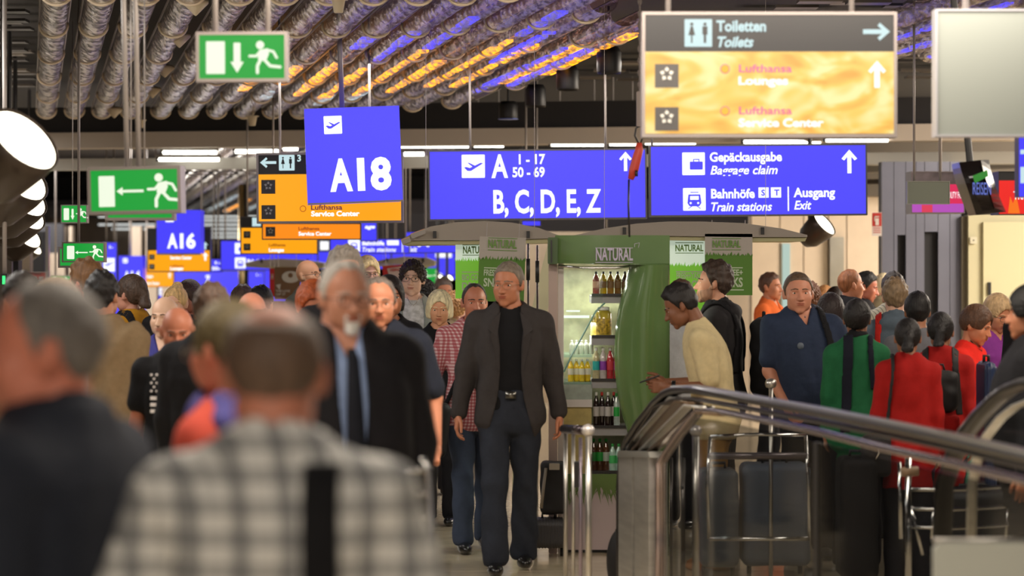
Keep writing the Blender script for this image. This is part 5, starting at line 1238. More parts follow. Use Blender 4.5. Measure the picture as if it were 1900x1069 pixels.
# banners
def banner(label, x0, y0, x1, y1, d, top_c, green, lines, under='grass', slant=0, grp='green hanging banners'):
    k = d/F; e = empty('hanging_banner', P((x0+x1)/2,(y0+y1)/2,d), label, 'banner', (0,math.radians(slant),0), grp); W, H = (x1-x0)*k/2, (y1-y0)*k/2
    X = lambda u: -W+u*k; Z = lambda v: H-v*k; h = y1-y0; w_ = x1-x0
    MB().box(-W,W,0,.008,-H,H).build('cloth', top_c, e)
    for sx in (-.7,.7): MB().tube([(sx*W,.004,H-.005),(sx*W,.004,H+(.10 if d < 25 else .22))],.004,6).build('hanging_hook', rod_m, e)
    if green:
        gv = h*.36; mb = MB(); mb.box(-W,W,-.003,.0,-H,Z(gv)); rg = random.Random(int(x0))
        for i in range(26):
            u = (i+.5)*w_/26; mb.add([(X(u-w_/40),-.002,Z(gv+.5)),(X(u+w_/40),-.002,Z(gv+.5)),(X(u+rg.uniform(-3,4)),-.002,Z(gv-rg.uniform(3,9)))],[(0,1,2)])
        mb.build('green_print', green, e)['kind'] = 'stuff'
    keys = {}
    for t,u,v,w2,cap_,m,key in lines:
        if key not in keys: keys[key] = (MB(), m)
        if t == '-': keys[key][0].box(X(u),X(u+w2),-.006,-.003,Z(v+cap_),Z(v))
        else: lettering(keys[key][0], t, X(u), Z(v), w2*k, cap_*k, -.006, .03)
    for key,(mb,m) in keys.items(): mb.build(key, m, e)
    return e
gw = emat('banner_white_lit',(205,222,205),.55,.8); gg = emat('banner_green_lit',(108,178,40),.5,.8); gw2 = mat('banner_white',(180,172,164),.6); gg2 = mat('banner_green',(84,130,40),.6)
gt = mat('banner_text_green',(110,150,70),.6); wt = mat('banner_text_white',(190,205,175),.6)
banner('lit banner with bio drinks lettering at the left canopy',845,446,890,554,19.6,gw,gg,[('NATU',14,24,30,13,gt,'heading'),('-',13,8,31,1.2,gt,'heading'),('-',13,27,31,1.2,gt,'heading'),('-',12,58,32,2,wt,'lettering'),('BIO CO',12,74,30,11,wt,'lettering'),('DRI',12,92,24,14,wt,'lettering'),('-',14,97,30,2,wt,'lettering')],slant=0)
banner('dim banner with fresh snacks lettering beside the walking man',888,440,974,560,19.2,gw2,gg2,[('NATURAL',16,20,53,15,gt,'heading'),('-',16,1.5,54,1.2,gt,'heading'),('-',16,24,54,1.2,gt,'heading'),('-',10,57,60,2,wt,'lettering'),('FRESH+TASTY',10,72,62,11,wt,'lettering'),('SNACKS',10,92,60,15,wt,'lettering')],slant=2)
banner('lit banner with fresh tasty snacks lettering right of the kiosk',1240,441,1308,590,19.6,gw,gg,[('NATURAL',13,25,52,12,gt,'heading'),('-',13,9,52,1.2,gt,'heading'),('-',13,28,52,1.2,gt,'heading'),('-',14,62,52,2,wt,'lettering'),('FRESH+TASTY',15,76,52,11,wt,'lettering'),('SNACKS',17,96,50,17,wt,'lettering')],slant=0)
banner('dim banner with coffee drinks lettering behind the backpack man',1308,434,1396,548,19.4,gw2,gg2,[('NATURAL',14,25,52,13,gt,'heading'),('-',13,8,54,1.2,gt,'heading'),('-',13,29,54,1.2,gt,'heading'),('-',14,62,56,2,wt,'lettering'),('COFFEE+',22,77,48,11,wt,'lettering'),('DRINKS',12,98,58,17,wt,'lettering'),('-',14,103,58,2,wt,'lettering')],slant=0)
brn = mat('banner_brown',(112,82,56),.6); bwh = mat('banner_offwhite',(190,185,180),.6)
e = banner('brown banner with white drop shape in the far crowd',509,496,557,556,30,brn,None,[('THE LOVE',3,46,26,4,bwh,'lettering'),('OF IT',3,52,18,4,bwh,'lettering')],grp='far hanging banners')
mb = MB(); kq = 30/F; pts = [(6*kq+16*kq*math.cos(a)*(1 if math.cos(a)<0 else 1.1), 12*kq+11*kq*math.sin(a)) for a in [i*math.pi/9 for i in range(18)]]; mb.prism(pts,-.008,-.002); mb.build('drop_print', bwh, e)
mb = MB(); mb.prism([(-20*kq,6*kq-10*kq),(-13*kq,8*kq-10*kq),(-16*kq,-4*kq-8*kq)],-.008,-.002); lettering(mb,'x',-100,-100,.001,.001); mb = MB(); mb.prism([(-21*kq,-3*kq),(-12*kq,-1*kq),(-14*kq,-13*kq)],-.008,-.002); mb.build('small_drop_print', bwh, e)
mb = MB(); mb.lathe([(4*kq,-.012),(4.6*kq,-.008)],(6*kq,0,15*kq),12,'y'); mb.build('emblem', brn, e)
red_b = mat('banner_red',(180,34,36),.6)
e = banner('far red banner with white crest between brown banner and blue board',500,498,510,551,30.4,red_b,None,[('H',3,20,4,10,bwh,'lettering')],grp='far hanging banners')
e = banner('far red banner with white keystone crest behind the curly-haired woman',711,492,760,542,29,red_b,None,[('HEINZ',14,11,20,5,mat('crest_red',(170,60,60),.6),'lettering')],grp='far hanging banners',slant=-4)
mb = MB(); kq = 29/F; mb.prism([(-16*kq,20*kq),(12*kq,22*kq),(14*kq,16*kq),(6*kq,-16*kq),(-4*kq,-18*kq),(-10*kq,-14*kq)],-.0055,-.002); mb.build('crest_print', mat('crest_white',(190,170,165),.6), e)
# golden pillar
e = empty('steel_pillar', (GX(448,42),42,0), 'golden steel pillar in front of the far blue boards', 'pillar')
MB().lathe([(.05,0),(.05,3.1)],(0,0,0),16).build('shaft', mat('pillar_gold',(190,165,120),.25,.9), e, True); MB().box(.02,.10,.0,.1,0,3.1).build('dark_side', black_metal, e)
# ---------------------------------------------------------------- escalator, railings, trolleys, luggage
def ED(px): return 17.69/(1+.000964*(px-950))
def E(px, py, off=0.):
    d = ED(px); p = P(px,py,d); return Vector((p.x+.979*off, p.y+.203*off, p.z))
esc = empty('escalator_balustrade', (GX(1190,14.3), 14.3, 0), 'escalator balustrade with black handrail, steel newel and dark glass', 'escalator')
OFF = Vector(esc.location)
def le_(p): return tuple(Vector(p)-OFF)
rub = mat('handrail_rubber', (30,27,28), .34, spec=.5, coat=.25); brush = mat('brushed_steel', (212,210,204), .30, .8, noise=.12, nscale=3, stretch=(1,1,9))
hp = [(1159,1180),(1158,1000),(1158,900),(1161,850),(1172,818),(1192,786),(1222,748),(1240,731),(1258,723),(1290,722),(1400,742),(1520,764),(1640,788),(1770,815),(1900,845),(2080,890),(2500,1000)]
def thick_rail(name, pts, w, h, m, par=esc, off=OFF, fn=E):
    V = []; Fc = []; C = [Vector(fn(*p))-off for p in pts]; K_ = 12
    nrm = Vector((.979,.203,0))
    for i,c in enumerate(C):
        t = (C[min(i+1,len(C)-1)]-C[max(i-1,0)]).normalized(); u = nrm-t*nrm.dot(t); u.normalize(); v = t.cross(u)
        for k in range(K_): a = 2*math.pi*k/K_; ca, sa = math.cos(a), math.sin(a); V.append(c+u*w*math.copysign(abs(ca)**.7,ca)+v*h*math.copysign(abs(sa)**.7,sa))
    for i in range(len(C)-1):
        for k in range(K_): Fc.append((i*K_+k,i*K_+(k+1)%K_,(i+1)*K_+(k+1)%K_,(i+1)*K_+k))
    Fc += [tuple(range(K_))[::-1], tuple(range((len(C)-1)*K_,len(C)*K_))]
    return mesh_obj(name, V, Fc, m, par, True)
thick_rail('handrail', hp, .045, .022, rub)
lp = [(1226,1180),(1226,1000),(1226,860),(1240,838),(1262,806),(1284,778),(1300,770),(1330,772),(1400,786),(1520,812),(1640,842),(1770,870),(1900,902),(2080,952),(2500,1075)]
thick_rail('glass_clamp_rail', [(x,y-10 if x > 1290 else y) for x,y in lp], .030, .014, mat('rail_mauve_steel',(150,138,140),.22,.9))
thick_rail('handrail_guide', [(a+6 if a < 1200 else a, b+18 if a > 1230 else b+6) for a,b in hp[3:]], .035, .010, mat('guide_dark',(60,54,50),.3,.6))
def plate(name, pts, m, th=.03, off=0.):
    n = len(pts); V = [E(x,y,off-th/2)-OFF for x,y in pts]+[E(x,y,off+th/2)-OFF for x,y in pts]
    return mesh_obj(name, V, [tuple(range(n)),tuple(range(n,2*n))[::-1]]+[(i,i+n,(i+1)%n+n,(i+1)%n) for i in range(n)], m, esc)
plate('newel_panel', [(1164,848),(1190,848),(1190,1180),(1164,1180)], brush, .10)
plate('newel_panel', [(1194,848),(1221,848),(1221,1180),(1194,1180)], brush, .10)
plate('newel_joint', [(1190,846),(1194,846),(1194,1180),(1190,1180)], black_metal, .06)
plate('newel_cap', [(1165,836),(1222,838),(1224,849),(1163,848)], mat('cap_pale_steel',(195,195,190),.3,.7), .11)
for i,(a,b) in enumerate((((1168,834),(1250,738)),((1180,835),(1262,744)),((1194,836),(1278,752)),((1210,837),(1296,764)))):
    thick_rail('guide_rib', [a,b,(b[0]+26+i*6,b[1]+5)], .03, .010, brush if i%2 == 0 else mat('rib_bronze',(130,108,86),.3,.8))
def tint():
    m = bpy.data.materials.new('tinted_glass'); m.use_nodes = True; N = m.node_tree.nodes; L = m.node_tree.links
    tr = N.new('ShaderNodeBsdfTransparent'); tr.inputs[0].default_value = (.68,.69,.69,1); g = N.new('ShaderNodeBsdfGlossy'); g.inputs['Roughness'].default_value = .06; g.inputs[0].default_value = (.8,.8,.8,1)
    mx = N.new('ShaderNodeMixShader'); fr = N.new('ShaderNodeFresnel'); fr.inputs[0].default_value = 1.12; ml = N.new('ShaderNodeMath'); ml.operation = 'MULTIPLY'; ml.inputs[1].default_value = .22
    L.new(fr.outputs[0], ml.inputs[0]); L.new(ml.outputs[0], mx.inputs[0]); L.new(tr.outputs[0], mx.inputs[1]); L.new(g.outputs[0], mx.inputs[2]); L.new(mx.outputs[0], N['Material Output'].inputs[0]); return m
tg = tint()
plate('glass_pane', [(1230,1180),(1230,862),(1290,776),(1330,780),(1515,820),(1515,1180)], tg, .012)
plate('glass_pane', [(1519,1180),(1519,821),(1640,850),(1900,912),(2080,960),(2080,1180)], tg, .012)
plate('glass_joint', [(1513,1180),(1513,820),(1521,822),(1521,1180)], mat('joint_dark',(30,28,28),.5), .02)
# second, farther balustrade at the right edge
es2 = empty('escalator_balustrade', (GX(1850,11), 11, 0), 'second black escalator handrail arching at the right edge', 'escalator'); O2 = Vector(es2.location)
def E2(px, py, off=0.): d = 11.8-(px-1790)*.004; return P(px,py,d)+Vector((off,0,0))
thick_rail('handrail', [(1745,1100),(1752,900),(1775,835),(1796,800),(1820,770),(1850,740),(1876,721),(1902,711),(1940,706),(2020,712),(2200,740)], .045,.022, rub, es2, O2, E2)
thick_rail('glass_clamp_rail', [(1800,1100),(1804,900),(1815,840),(1832,808),(1858,775),(1885,754),(1915,742),(2020,745),(2200,770)], .025,.010, brush, es2, O2, E2)
V = [E2(x,y)-O2 for x,y in ((1806,1100),(1808,900),(1820,836),(1836,808),(1860,777),(1888,757),(1916,746),(2200,775),(2200,1100))]
mesh_obj('glass_pane', V, [tuple(range(9))], tg, es2)
# steel barrier left of the newel
def rail_thing(name, label, cat, d, x0, parts, loc_px, group=None):
    e = empty(name, (GX(loc_px,d), d, 0), label, cat, group=group); k = d/F
    for nm, pts, r, m in parts:
        mb = MB(); q = [((p[0]-loc_px)*(k if len(p) < 3 else (d+p[2])/F), p[2] if len(p) > 2 else 0, max(.0,CH-(p[1]-HY)*(d+(p[2] if len(p) > 2 else 0))/F)) for p in pts]
        mb.tube(q, r, 12); mb.build(nm, m, e, True)
    return e
fl_ = lambda d: SOLE(d)
D1 = 14.1; y0 = fl_(D1)
e = rail_thing('steel_barrier', 'satin steel barrier with round ball-end post left of the escalator newel', 'barrier', D1, 0, [
 ('post', [(1092,806),(1092,y0)], .017, steel), ('post', [(1057,800,.9),(1057,fl_(D1+.9),.9)], .012, steel), ('post', [(1068,806,.5),(1068,fl_(D1+.5),.5)], .010, steel), ('post', [(1079,812,.2),(1079,fl_(D1+.2),.2)], .010, mat('post_violet_steel',(150,138,150),.3,.8)),
 ('top_rail', [(1054,796,.9),(1092,799)], .026, mat('rail_dark_steel',(120,108,112),.2,.9))], 1075)
mb = MB(); mb.lathe([(.002,-.034),(.020,-.026),(.033,-.010),(.034,.008),(.022,.028),(.002,.035)],((1091-1075)*D1/F,0,CH-(799-HY)*D1/F),16); mb.build('ball_end', mat('ball_pale',(205,200,198),.35,.5), e, True)
mb = MB(); mb.box((1066-1075)*D1/F,(1076-1075)*D1/F,.1,.16,CH-(908-HY)*D1/F,CH-(860-HY)*D1/F,.004); mb.build('lock_box', black_metal, e)
D2 = 13.2
e = rail_thing('steel_barrier', 'satin steel barrier with ball-end post behind the escalator glass', 'barrier', D2+1.6, 0, [
 ('post', [(1291,806),(1291,fl_(D2+1.6))], .020, steel), ('post', [(1267,850),(1267,fl_(D2+1.6))], .013, mat('post_dark_steel',(90,86,84),.3,.8)), ('post', [(1252,850,.3),(1252,fl_(D2+1.9),.3)], .009, mat('post_dark_steel',(90,86,84),.3,.8)), ('lower_rail', [(1262,905),(1268,905)], .016, black_metal)], 1275)
mb = MB(); k = (D2+1.6)/F; mb.lathe([(.002,-.034),(.020,-.026),(.033,-.010),(.034,.008),(.022,.028),(.002,.035)],((1291-1275)*k,0,CH-(800-HY)*k),16); mb.build('ball_end', mat('ball_pale',(205,200,198),.35,.5), e, True)
# luggage trolleys
def trolley(label, d, cx, parts, grp='luggage trolleys'): return rail_thing('luggage_trolley', label, 'trolley', d, 0, parts, cx, grp)
dl = 8.2; yb = fl_(dl)
e = trolley('chrome luggage trolley pushed beside the grey-haired suited man', dl, 770, [('side_tube', [(782,850),(794,872),(800,960),(808,1060),(815,yb-40)], .010, chrome), ('side_tube', [(690,850,-.1),(698,1000,-.1),(702,yb,-.1)], .010, chrome), ('handle_bar', [(694,873),(796,873)], .008, chrome), ('cross_bar', [(698,917),(799,917)], .006, chrome), ('cross_bar', [(700,960),(801,960)], .005, chrome), ('base_tube', [(702,yb-40),(815,yb-40)], .012, chrome)], )
MB().lathe([(.03,-.02),(.06,-.02),(.06,.02),(.03,.02)],((800-770)*dl/F,0,.06),16,'x').build('wheel', black_metal, e, True)
d3 = 13.6; y3 = fl_(d3)
ps = [('post', [(1685,850),(1686,y3-10)], .016, chrome), ('post', [(1684,858,.25),(1687,1000,.25)], .010, chrome), ('handle_grip', [(1672,876),(1704,874)], .024, mat('grip_beige',(170,140,112),.5)), ('top_rail', [(1688,908),(1760,909),(1840,905),(1960,893)], .010, chrome), ('basket_rail', [(1690,944),(1760,946),(1840,942),(1960,930)], .009, chrome), ('basket_rail', [(1692,978),(1760,981),(1840,977),(1960,965)], .008, chrome), ('brace', [(1690,940),(1712,1030)], .008, chrome)]
for x in (1732,1762,1870,1920): ps.append(('basket_wire', [(x,944),(x-4,1000)], .006, chrome))
e = trolley('chrome luggage trolley with wire basket at the right', d3, 1800, ps)
MB().lathe([(.03,-.02),(.06,-.02),(.06,.02),(.03,.02)],((1700-1800)*d3/F,.1,.06),16,'x').build('wheel', black_metal, e, True)
k = 8.6/F; e = empty('trolley_sign_board', (GX(1850,8.6), 8.6, 0), 'blank white rounded board of a trolley at the lower right corner', 'board')
MB().box(-118*k,140*k,-.02,.02,CH-(1180-HY)*k,CH-(1006-HY)*k,.02).build('board', mat('board_white',(190,195,188),.45), e)
for x in (-90,100): MB().tube([(x*k,.04,0),(x*k,.04,CH-(1040-HY)*k)],.014,10).build('post', chrome, e, True)
mb = MB(); mb.tube([(-118*k,.0,CH-(1003-HY)*k),(140*k,.0,CH-(1003-HY)*k)],.008,8); mb.build('edge_tube', steel, e, True)
e = rail_thing('luggage_trolley', 'chrome trolley handle behind the escalator glass, left of the suitcases', 'trolley', 15.2, 0, [('handle_bar', [(1318,810),(1400,806),(1495,808)], .010, chrome), ('side_tube', [(1318,810),(1312,900),(1316,1000)], .010, chrome), ('side_tube', [(1495,808),(1500,900),(1502,1000)], .010, chrome), ('base_tube', [(1316,1000),(1502,1000)], .012, chrome), ('cross_bar', [(1314,846),(1498,846)], .02, mat('bar_mauve',(120,112,116),.3,.6))], 1410, 'luggage trolleys')
for x in (-95,90): MB().lathe([(.03,-.02),(.065,-.02),(.065,.02),(.03,.02)],(x*15.2/F,0,.065),16,'x').build('wheel', black_metal, e, True)
MB().lathe([(.004,-.03),(.028,-.02),(.034,.0),(.026,.024),(.004,.03)],((1449-1410)*16.2/F*0+.11,.5,CH-(712-HY)*15.7/F),14).build('ball_knob', steel, e, True)
MB().tube([(.11,.5,.0),(.11,.5,CH-(716-HY)*15.7/F)],.012,8).build('post', steel, e, True)
# suitcases
def suitcase(label, px0, px1, py_top, d, m, depth=.24, ribs=0, handle=True, grp='suitcases', base=None, rib_m=None, yaw=0, z0=.06):
    k = d/F; W = (px1-px0)*k/2; top = CH-(py_top-HY)*k; e = empty('suitcase', (GX((px0+px1)/2,d), d, (z0-.06)), label, 'suitcase', (0,0,yaw), grp)
    def f(X,Y,Z): return boxs(X,Y,Z,(0,depth/2,(top+z0)/2-(z0-.06)),(W,depth/2,(top-z0)/2),.045)+ (.0035*np.sin(X*2*math.pi/ribs) if ribs else .002*np.sin(Z*22+X*15))
    V, Q_ = nets(f, (-W-.03,-.03,0), (W+.03,depth+.03,top+.03-(z0-.06)), .010 if not ribs else .006)
    mesh_obj('shell', V.tolist(), [tuple(int(i) for i in q) for q in Q_], m, e, True)
    for sx in (-1,1): MB().lathe([(.012,-.012),(.03,-.012),(.03,.012),(.012,.012)],(sx*W*.75,depth*.5,.03),12,'x').build('wheel', black_metal, e, True)
    if handle:
        MB().tube([(-W*.35,depth*.5,top-.01),(-W*.35,depth*.5,top+.03),(W*.35,depth*.5,top+.03),(W*.35,depth*.5,top-.01)],.010,8).build('carry_handle', black_metal, e, True)
    return e
dk = mat('suitcase_charcoal',(58,56,58),.5); suitcase('dark ribbed suitcase rolling behind the man in the black blazer', 985,1052,965,16.9,dk,.26,.018)
bagb = mat('bag_black',(22,20,22),.7)
e = empty('travel_bag', (GX(1028,16.9),16.9,CH-(952-HY)*16.9/F-.02), 'black travel bag standing on the ribbed suitcase', 'bag')
V, Q_ = nets(lambda X,Y,Z: boxs(X,Y,Z,(0,.13,.17),(.085,.11,.165),.04)+.003*np.sin(Z*40+X*30), (-.12,-.01,-.02),(.12,.28,.37),.010); mesh_obj('bag_body', V.tolist(), [tuple(int(i) for i in q) for q in Q_], bagb, e, True)
mb = MB(); mb.tube([(-.05,.02,.30),(-.07,-.01,.15),(-.08,0,.05)],.010,8); mb.build('strap', mat('strap_beige',(140,130,118),.6), e, True)
mb = MB(); mb.box(-.03,.035,.0,.012,.29,.33,.003); mb.build('luggage_tag', mat('tag_pale',(170,160,145),.5), e)
suitcase('dark grey suitcase behind the escalator glass, left of two', 1300,1372,872,15.8,mat('suitcase_slate',(84,90,98),.5),.3)
suitcase('blue-grey suitcase behind the escalator glass, right of two', 1378,1505,862,15.9,mat('suitcase_bluegrey',(98,108,124),.5),.3)
suitcase('navy ribbed suitcase beside the woman in the red t-shirt', 1828,1852,672,15.3,mat('suitcase_navy',(34,50,84),.4),.35,.014)
suitcase('black suitcase among the queue, behind the trolley post', 1560,1632,850,15.2,bagb,.3)
suitcase('black suitcase in the wire basket trolley area at right', 1745,1880,915,14.6,mat('suitcase_black',(30,30,33),.5),.3)
e = empty('backpack', (GX(1150,15.2),15.2,0), 'black backpack on the floor half hidden behind the newel', 'backpack')
V, Q_ = nets(lambda X,Y,Z: ell(X,Y,Z,(0,.0,.17),(.075,.12,.18)), (-.1,-.15,-.02),(.1,.15,.38),.010); V[:,2] = np.maximum(V[:,2],0); mesh_obj('main_compartment', V.tolist(), [tuple(int(i) for i in q) for q in Q_], bagb, e, True)
MB().tube([(-.02,-.0,.34),(0,0,.38),(.02,0,.34)],.008,8).build('grab_handle', bagb, e, True)
# ---------------------------------------------------------------- the crowd
C = cloth
jk = C('wool_black',(30,29,33)); jk2 = C('wool_charcoal',(58,54,54)); blk = C('cotton_black',(24,24,27)); nav = C('polo_navy',(42,52,74)); jean = C('denim_dark',(44,48,58)); jean2 = C('denim_blue',(62,72,92))
wht = C('cotton_white',(205,205,208)); grey_c = C('jersey_grey',(142,148,146)); tan = C('canvas_tan',(138,116,88)); cream_c = C('polo_cream',(214,196,152)); blue_p = C('polo_blue',(60,60,130)); teal = C('trousers_teal',(60,140,120))
khaki = C('trousers_khaki',(168,128,72)); red_t = C('tshirt_red',(226,44,34)); red_c = C('coat_red',(158,26,24)); green_c = C('cardigan_green',(34,98,62)); purple_c = C('fleece_purple',(140,60,150)); hood_g = C('hoodie_bluegrey',(86,98,110))
orange_c = C('polo_orange',(216,104,50)); mustard = C('top_mustard',(170,120,30)); yellow_o = C('top_amber',(190,120,50)); olive = C('jacket_olive',(62,64,58)); salmon = C('jacket_salmon',(186,76,62)); violet = C('hood_violet',(82,78,140)); azure = C('vest_azure',(40,110,170)); beige_c = C('jacket_beige',(150,138,110)); stripe_c = band_mat('shirt_striped',(196,190,172),[(0,.022,.006,0,(110,110,105),.7)])
tie_m = C('scarf_dark',(26,28,36)); sky = C('shirt_skyblue',(150,172,215)); slate = C('shirt_slate',(70,84,100))
plaid = band_mat('shirt_plaid',(226,226,222),[(0,.084,.034,0,(66,70,78),.60),(2,.056,.024,.3,(66,70,78),.50),(0,.084,.008,.5,(130,130,130),.4)])
ging = band_mat('shirt_gingham',(208,178,180),[(0,.021,.011,0,(150,36,50),.62),(2,.021,.011,0,(150,36,50),.62)])
polo_check = band_mat('collar_check',(120,125,135),[(0,.016,.007,0,(40,48,66),.7),(2,.016,.007,0,(40,48,66),.7)])
LT, MD, TN, DK_, RD = (216,168,142), (196,142,114), (178,118,88), (122,80,58), (206,128,104)
DN = ((.12,.05,-1),(.06,-.18,-1))
def short(**k): d = dict(style='short'); d.update(k); return d
# --- nearest figures
r, s = person('grey-haired man in a dark jacket seen in profile, nearest at the left', 90,524,5.2,-112, .0125, build='b', face='h', wear=dict(kind='jacket',m=C('jacket_midnight',(40,44,54)),hem=.80,under=dict(neck='collar',m=slate)), hair=short(line='receding',t=.006,top=.1), hair_rgb=(88,84,80), skin=RD, head=(27,4,0), wide=1.12, head_scale=1.12)
r, s = person('man in a grey plaid shirt seen from behind with a thinning crown', 510,563,4.9,176, .0125, build='b', face='h', wear=dict(kind='shirt',m=plaid,hem=.82), hair=short(line='short',bald=.108,bald_tilt=-.6,t=.008,top=.0,rough=.12), hair_rgb=(78,62,50), skin=(196,128,104), head=(8,10,0), wide=1.04, sunk=.020, head_scale=1.08, armR=((.42,.04,-1),(.20,-.3,-1)), armL=((.42,.04,-1),(.20,-.3,-1)), facing=False)
strap(r, s, 'shoulder_strap', -.100, -.120, blk, .036, .030, False, .9, 1.50, .012)
r, s = person('woman in a salmon jacket with a violet hood, face turned away to the left', 424,562,7.0,-122, .0125, build='f', wear=dict(kind='hoodie',m=salmon,hem=.82), hair=dict(style='crop',vol=.012), hair_rgb=(70,60,38), skin=RD, head=(-8,6,0), glasses='light')
mesh_obj('hood', *[(lambda q: ((q[0]*s.sc).tolist(), [tuple(int(i) for i in f_) for f_ in q[1]]))(nets(lambda X,Y,Z: smax(smin(ell(X,Y,Z,(0,.075,1.47),(.15,.085,.06)), cap(X,Y,Z,(0,.02,1.47),(0,-.02,1.47),.115,.10), .03), -cap(X,Y,Z,(0,.01,1.46),(0,-.01,1.65),.07,.08), .01), (-.18,-.16,1.35),(.18,.20,1.58),.012))][0], violet, r, True)
strap(r, s, 'side_panel', -.15, -.16, azure, .05, .036, None, .9, 1.36, .012)
r, s = person('grey-haired man with goatee and glasses in a black suit over a pale blue shirt', 638,487,9.1,14, .0105, build='b', face='h', wear=dict(kind='jacket',m=jk,hem=.80,open=([.8,.95,1.1,1.3,1.5],[.055,.05,.055,.075,.055])), hair=short(line='receding',t=.008,top=.2), hair_rgb=(150,146,142), beard='goatee', beard_rgb=(206,200,192), glasses='dark', skin=(198,140,116), head=(6,4,0), wide=.94, bot=dict(m=blk)) if False else person('grey-haired man with goatee and glasses in a black suit over a pale blue shirt', 638,487,9.1,14, .0105, build='b', face='h', wear=dict(kind='jacket',m=jk,hem=.80,open=([.8,.95,1.1,1.3,1.5],[.024,.022,.028,.046,.044]),under=dict(neck='collar',m=sky,tie=tie_m)), hair=short(line='receding',t=.008,top=.2), hair_rgb=(150,146,142), beard='goatee', beard_rgb=(206,200,192), glasses='dark', skin=(198,140,116), head=(8,4,0), wide=.97, head_scale=.95, sunk=.055, bot=dict(m=blk), armL=((.20,.02,-1),(.0,-.25,-1)), hands=('relaxed','grip'), stride=.12)
# --- walking man in the middle
r, s = person('man in an open black blazer and black t-shirt walking towards the camera', 946,488,16.2,2, .0095, face='m', wear=dict(kind='jacket',m=jk2,hem=.78,open=([.78,1.0,1.15,1.3,1.42,1.5],[.135,.075,.060,.062,.075,.060]),off=.020,fold=.004), hair=short(line='short',t=.008,top=.3,rough=.15), hair_rgb=(98,88,78), glasses='light', skin=(186,122,92), head=(-24,3,0), bot=dict(m=jean,ank=.024,fold=.007), stride=.16, belt=True, wide=1.04, armR=((.26,.02,-1),(.16,-.10,-1)), armL=((.24,.12,-1),(.14,-.02,-1)), shoe=mat('shoe_black',(22,21,22),.3,coat=.3), head_scale=1.06)
def inner_shirt(r, s, m, neck='round', hem=.93):
    def f(X0,Y0,Z0):
        X,Y,Z = s.bend(X0,Y0,Z0); d = smin(s.torso(X,Y,Z,.008,hem,0,.008), s.shoulders(X,Y,Z,.002), .05)
        d = smax(d, -cap(X,Y,Z,(0,.012,1.530),(0,-.03,1.66),.064,.082), .006); return d
    V, Q_ = nets(f, (-.27,-.24,hem-.04),(.27,.22,1.6),.0105); return mesh_obj('t_shirt', (V*s.sc).tolist(), [tuple(int(i) for i in q) for q in Q_], m, r, True)
inner_shirt(r, s, blk)
for sx in (-1,1):   # notched lapels lying on the blazer front
    V = []; pts = [(.055,1.50,.0),(.110,1.445,.0),(.128,1.40,.0),(.108,1.385,.0),(.118,1.37,.0),(.072,1.16,.0),(.062,1.18,.0),(.078,1.36,.0)]
    V = [(sx*x*s.sc, (surf_t(s,z)-.006)*s.sc, z*s.sc) for x,z,_ in pts]+[(sx*x*s.sc, (surf_t(s,z)-.016)*s.sc, z*s.sc) for x,z,_ in pts]; n_ = len(pts)
    mesh_obj('lapel', V, [tuple(range(n_)),tuple(range(n_,2*n_))[::-1]]+[(i,(i+1)%n_,(i+1)%n_+n_,i+n_) for i in range(n_)], jk2, r)
# --- other main figures
r, s = person('dark-haired man in a cream polo shirt looking down at his phone', 1270,528,16.3,-96, .0105, wear=dict(kind='tee',neck='collar',m=cream_c,hem=.82,sleeve=.80,off=.016), hair=short(line='short',t=.016,top=.7,rough=.12), hair_rgb=(30,26,26), skin=(132,86,62), lean=.09, head=(0,26,0), armR=((.10,-.28,-1),(.25,-1,-.02)), armL=((.06,-.10,-1),(.10,-1,.00)), hands=('hold','hold'), bot=dict(m=khaki,ank=.02,fold=.006), shoe=mat('shoe_tan',(170,110,60),.5), thumbL=(0,0,1), thumbR=(0,0,1), wide=1.14)
# watch and phone
W_ = s.fwd(s.armL[2])*s.sc
wt_o = MB().lathe([(.036,-.012),(.038,-.006),(.038,.006),(.036,.012)],(0,0,0),16,'y').build('wristwatch', mat('watch_dark',(40,40,44),.3,.6), r, True, tuple(W_+np.array([0,.03,0])))
cr, sr = math.cos(r.rotation_euler.z), math.sin(r.rotation_euler.z); hp_ = W_+np.array([-.035,-.115,.045]); ph = Vector((r.location.x+cr*hp_[0]-sr*hp_[1], r.location.y+sr*hp_[0]+cr*hp_[1], hp_[2]))
e = empty('mobile_phone', ph, 'small mobile phone in the hands of the man in the cream polo', 'phone', (.35,0,r.rotation_euler.z))
MB().box(-.030,.030,-.062,.062,-.005,.004,.001).build('case', mat('phone_black',(20,20,22),.3), e); MB().box(-.026,.026,-.052,.052,.004,.0052).build('screen', mat('phone_screen',(120,120,120),.1), e)
r, s = person('young man in a black hooded jacket with a backpack, in profile behind the cream polo', 1322,490,17.6,-104, .0115, wear=dict(kind='hoodie',m=C('softshell_black',(40,38,40)),hem=.80), hair=short(line='short',t=.016,top=.6), hair_rgb=(46,36,30), skin=(192,138,112), head=(4,-4,0), lean=.03, beard='full', beard_rgb=(120,88,70))
backpack(r, s, 'black backpack on the young man behind the cream polo', C('nylon_black',(26,25,28)), (.16,.12,.25), 1.20)
r, s = person('stout man in a navy polo shirt facing the camera in the queue', 1480,507,16.9,6, .0105, build='b', face='h', wear=dict(kind='tee',neck='collar',m=nav,hem=.84,sleeve=.72,off=.016), hair=short(line='short',t=.006,top=.2), hair_rgb=(66,52,40), skin=(196,134,108), head=(-4,-2,0), bot=dict(m=blk), armR=((.22,-.05,-1),(-.25,-.55,-.8)), armL=((.34,.02,-1),(-.16,-.25,-1)), hands=('relaxed','relaxed'), wide=1.0, side=-.035, sunk=.035, head_scale=1.08)
strap(r, s, 'shoulder_strap', .115, .14, blk, .024, .040, True, 1.05)
